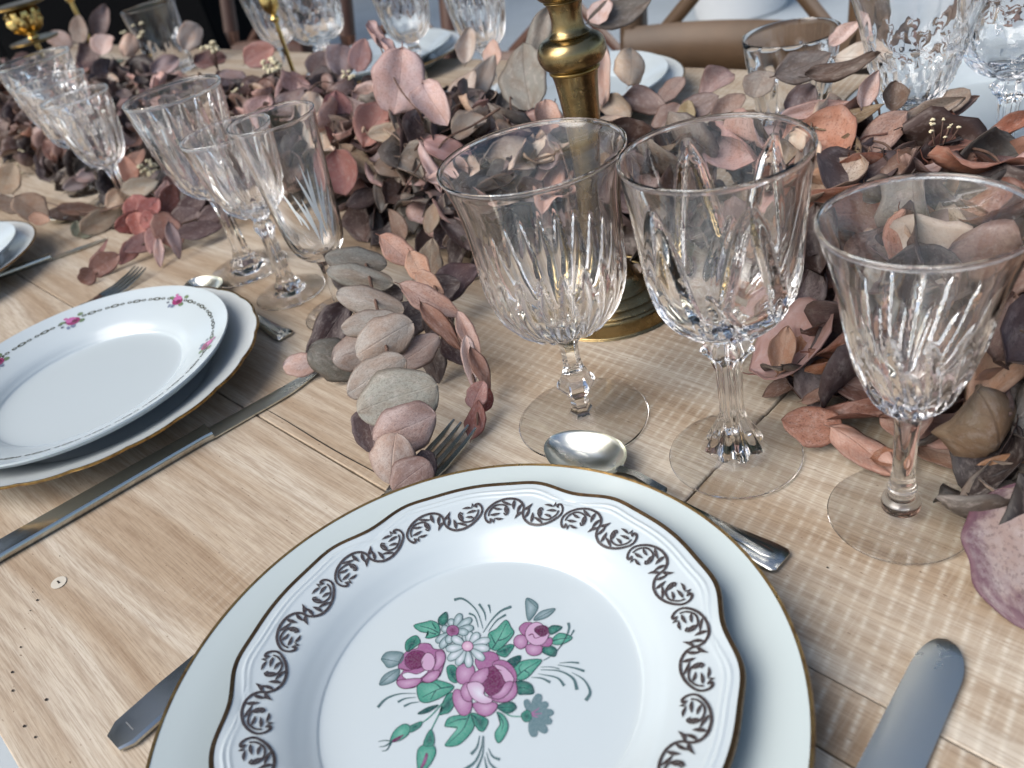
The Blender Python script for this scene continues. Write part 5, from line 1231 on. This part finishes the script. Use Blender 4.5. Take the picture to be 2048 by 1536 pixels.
cab = thing('cabinet', 'black cabinet beyond the table at the upper left', 'cabinet', tuple(((pA + pB) / 2)[:2]) + (-.75,), math.atan2(pB.y - pA.y, pB.x - pA.x))
wd_ = (pB - pA).length / 2
bd = MB(); bd.box(-wd_, wd_, 0, .55, .06, 1.25, .01); bd.build('carcass', DARK, cab, None)  # near-black box with doors, filling an unidentified black area
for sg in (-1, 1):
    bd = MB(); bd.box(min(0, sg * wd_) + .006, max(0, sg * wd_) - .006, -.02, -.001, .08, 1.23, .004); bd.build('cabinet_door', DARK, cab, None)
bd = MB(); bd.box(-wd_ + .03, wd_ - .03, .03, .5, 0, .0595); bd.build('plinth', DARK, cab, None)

# ------------------------------------------------------------------ unseen trees beyond the terrace, added to darken reflections and block far sky
CROWN = m_simple('tree_leaves', (.035, .060, .030, 1), .6, nz=.6, nscale=2)
TRUNKM = m_simple('tree_bark', srgb(80, 66, 54), .85, nz=.4, nscale=8)
hr = random.Random(5)
tb = MB(); lb = MB()
tb.tube([(0, 0, 0), (.05, .02, 1.4), (.02, .06, 2.8), (.1, 0, 4.6), (.06, .05, 6.4)], [.19, .15, .13, .09, .03], 10)
for k in range(9):
    a = k * 2.4; z = 2.5 + k * .4; tb.tube([(.03, .04, z), (math.cos(a) * .7, math.sin(a) * .7, z + .6), (math.cos(a) * 1.6, math.sin(a) * 1.6, z + 1.0)], [.06, .045, .015], 6)
cl = [(hr.uniform(-1.5, 1.5), hr.uniform(-1.3, 1.3), hr.uniform(3.1, 8.0)) for _ in range(40)]
for k in range(3000):
    c0 = Vector(hr.choice(cl)); c_ = c0 + Vector((hr.gauss(0, .42), hr.gauss(0, .42), hr.gauss(0, .36))); sz = hr.uniform(.10, .2)
    u_ = Vector((hr.gauss(0, 1), hr.gauss(0, 1), hr.gauss(0, 1))).normalized(); v_ = u_.orthogonal().normalized()
    lb.add([c_ - u_ * sz, c_ + v_ * sz * .6, c_ + u_ * sz, c_ - v_ * sz * .6], [(0, 1, 2, 3)])
tr0 = None
for k, az in enumerate((-66, -44, -23, -3, 17, 38, 60)):
    t = thing('unseen_tree', 'unseen leafy tree added to darken reflections, ' + ('leftmost', 'second from the left', 'third from the left', 'middle one', 'third from the right', 'second from the right', 'rightmost')[k] + ' of seven', 'tree', (math.sin(R(az)) * 7.0, math.cos(R(az)) * 7.0 + .5 * (k % 2), -.75), k * 1.3, 'unseen trees added to darken reflections')
    if tr0 is None:
        tr0 = (tb.build('trunk', TRUNKM, t, 60), lb.build('crown', CROWN, t, None))
    else:
        for q in tr0: inst(q.name.split('.')[0], q.data, t)
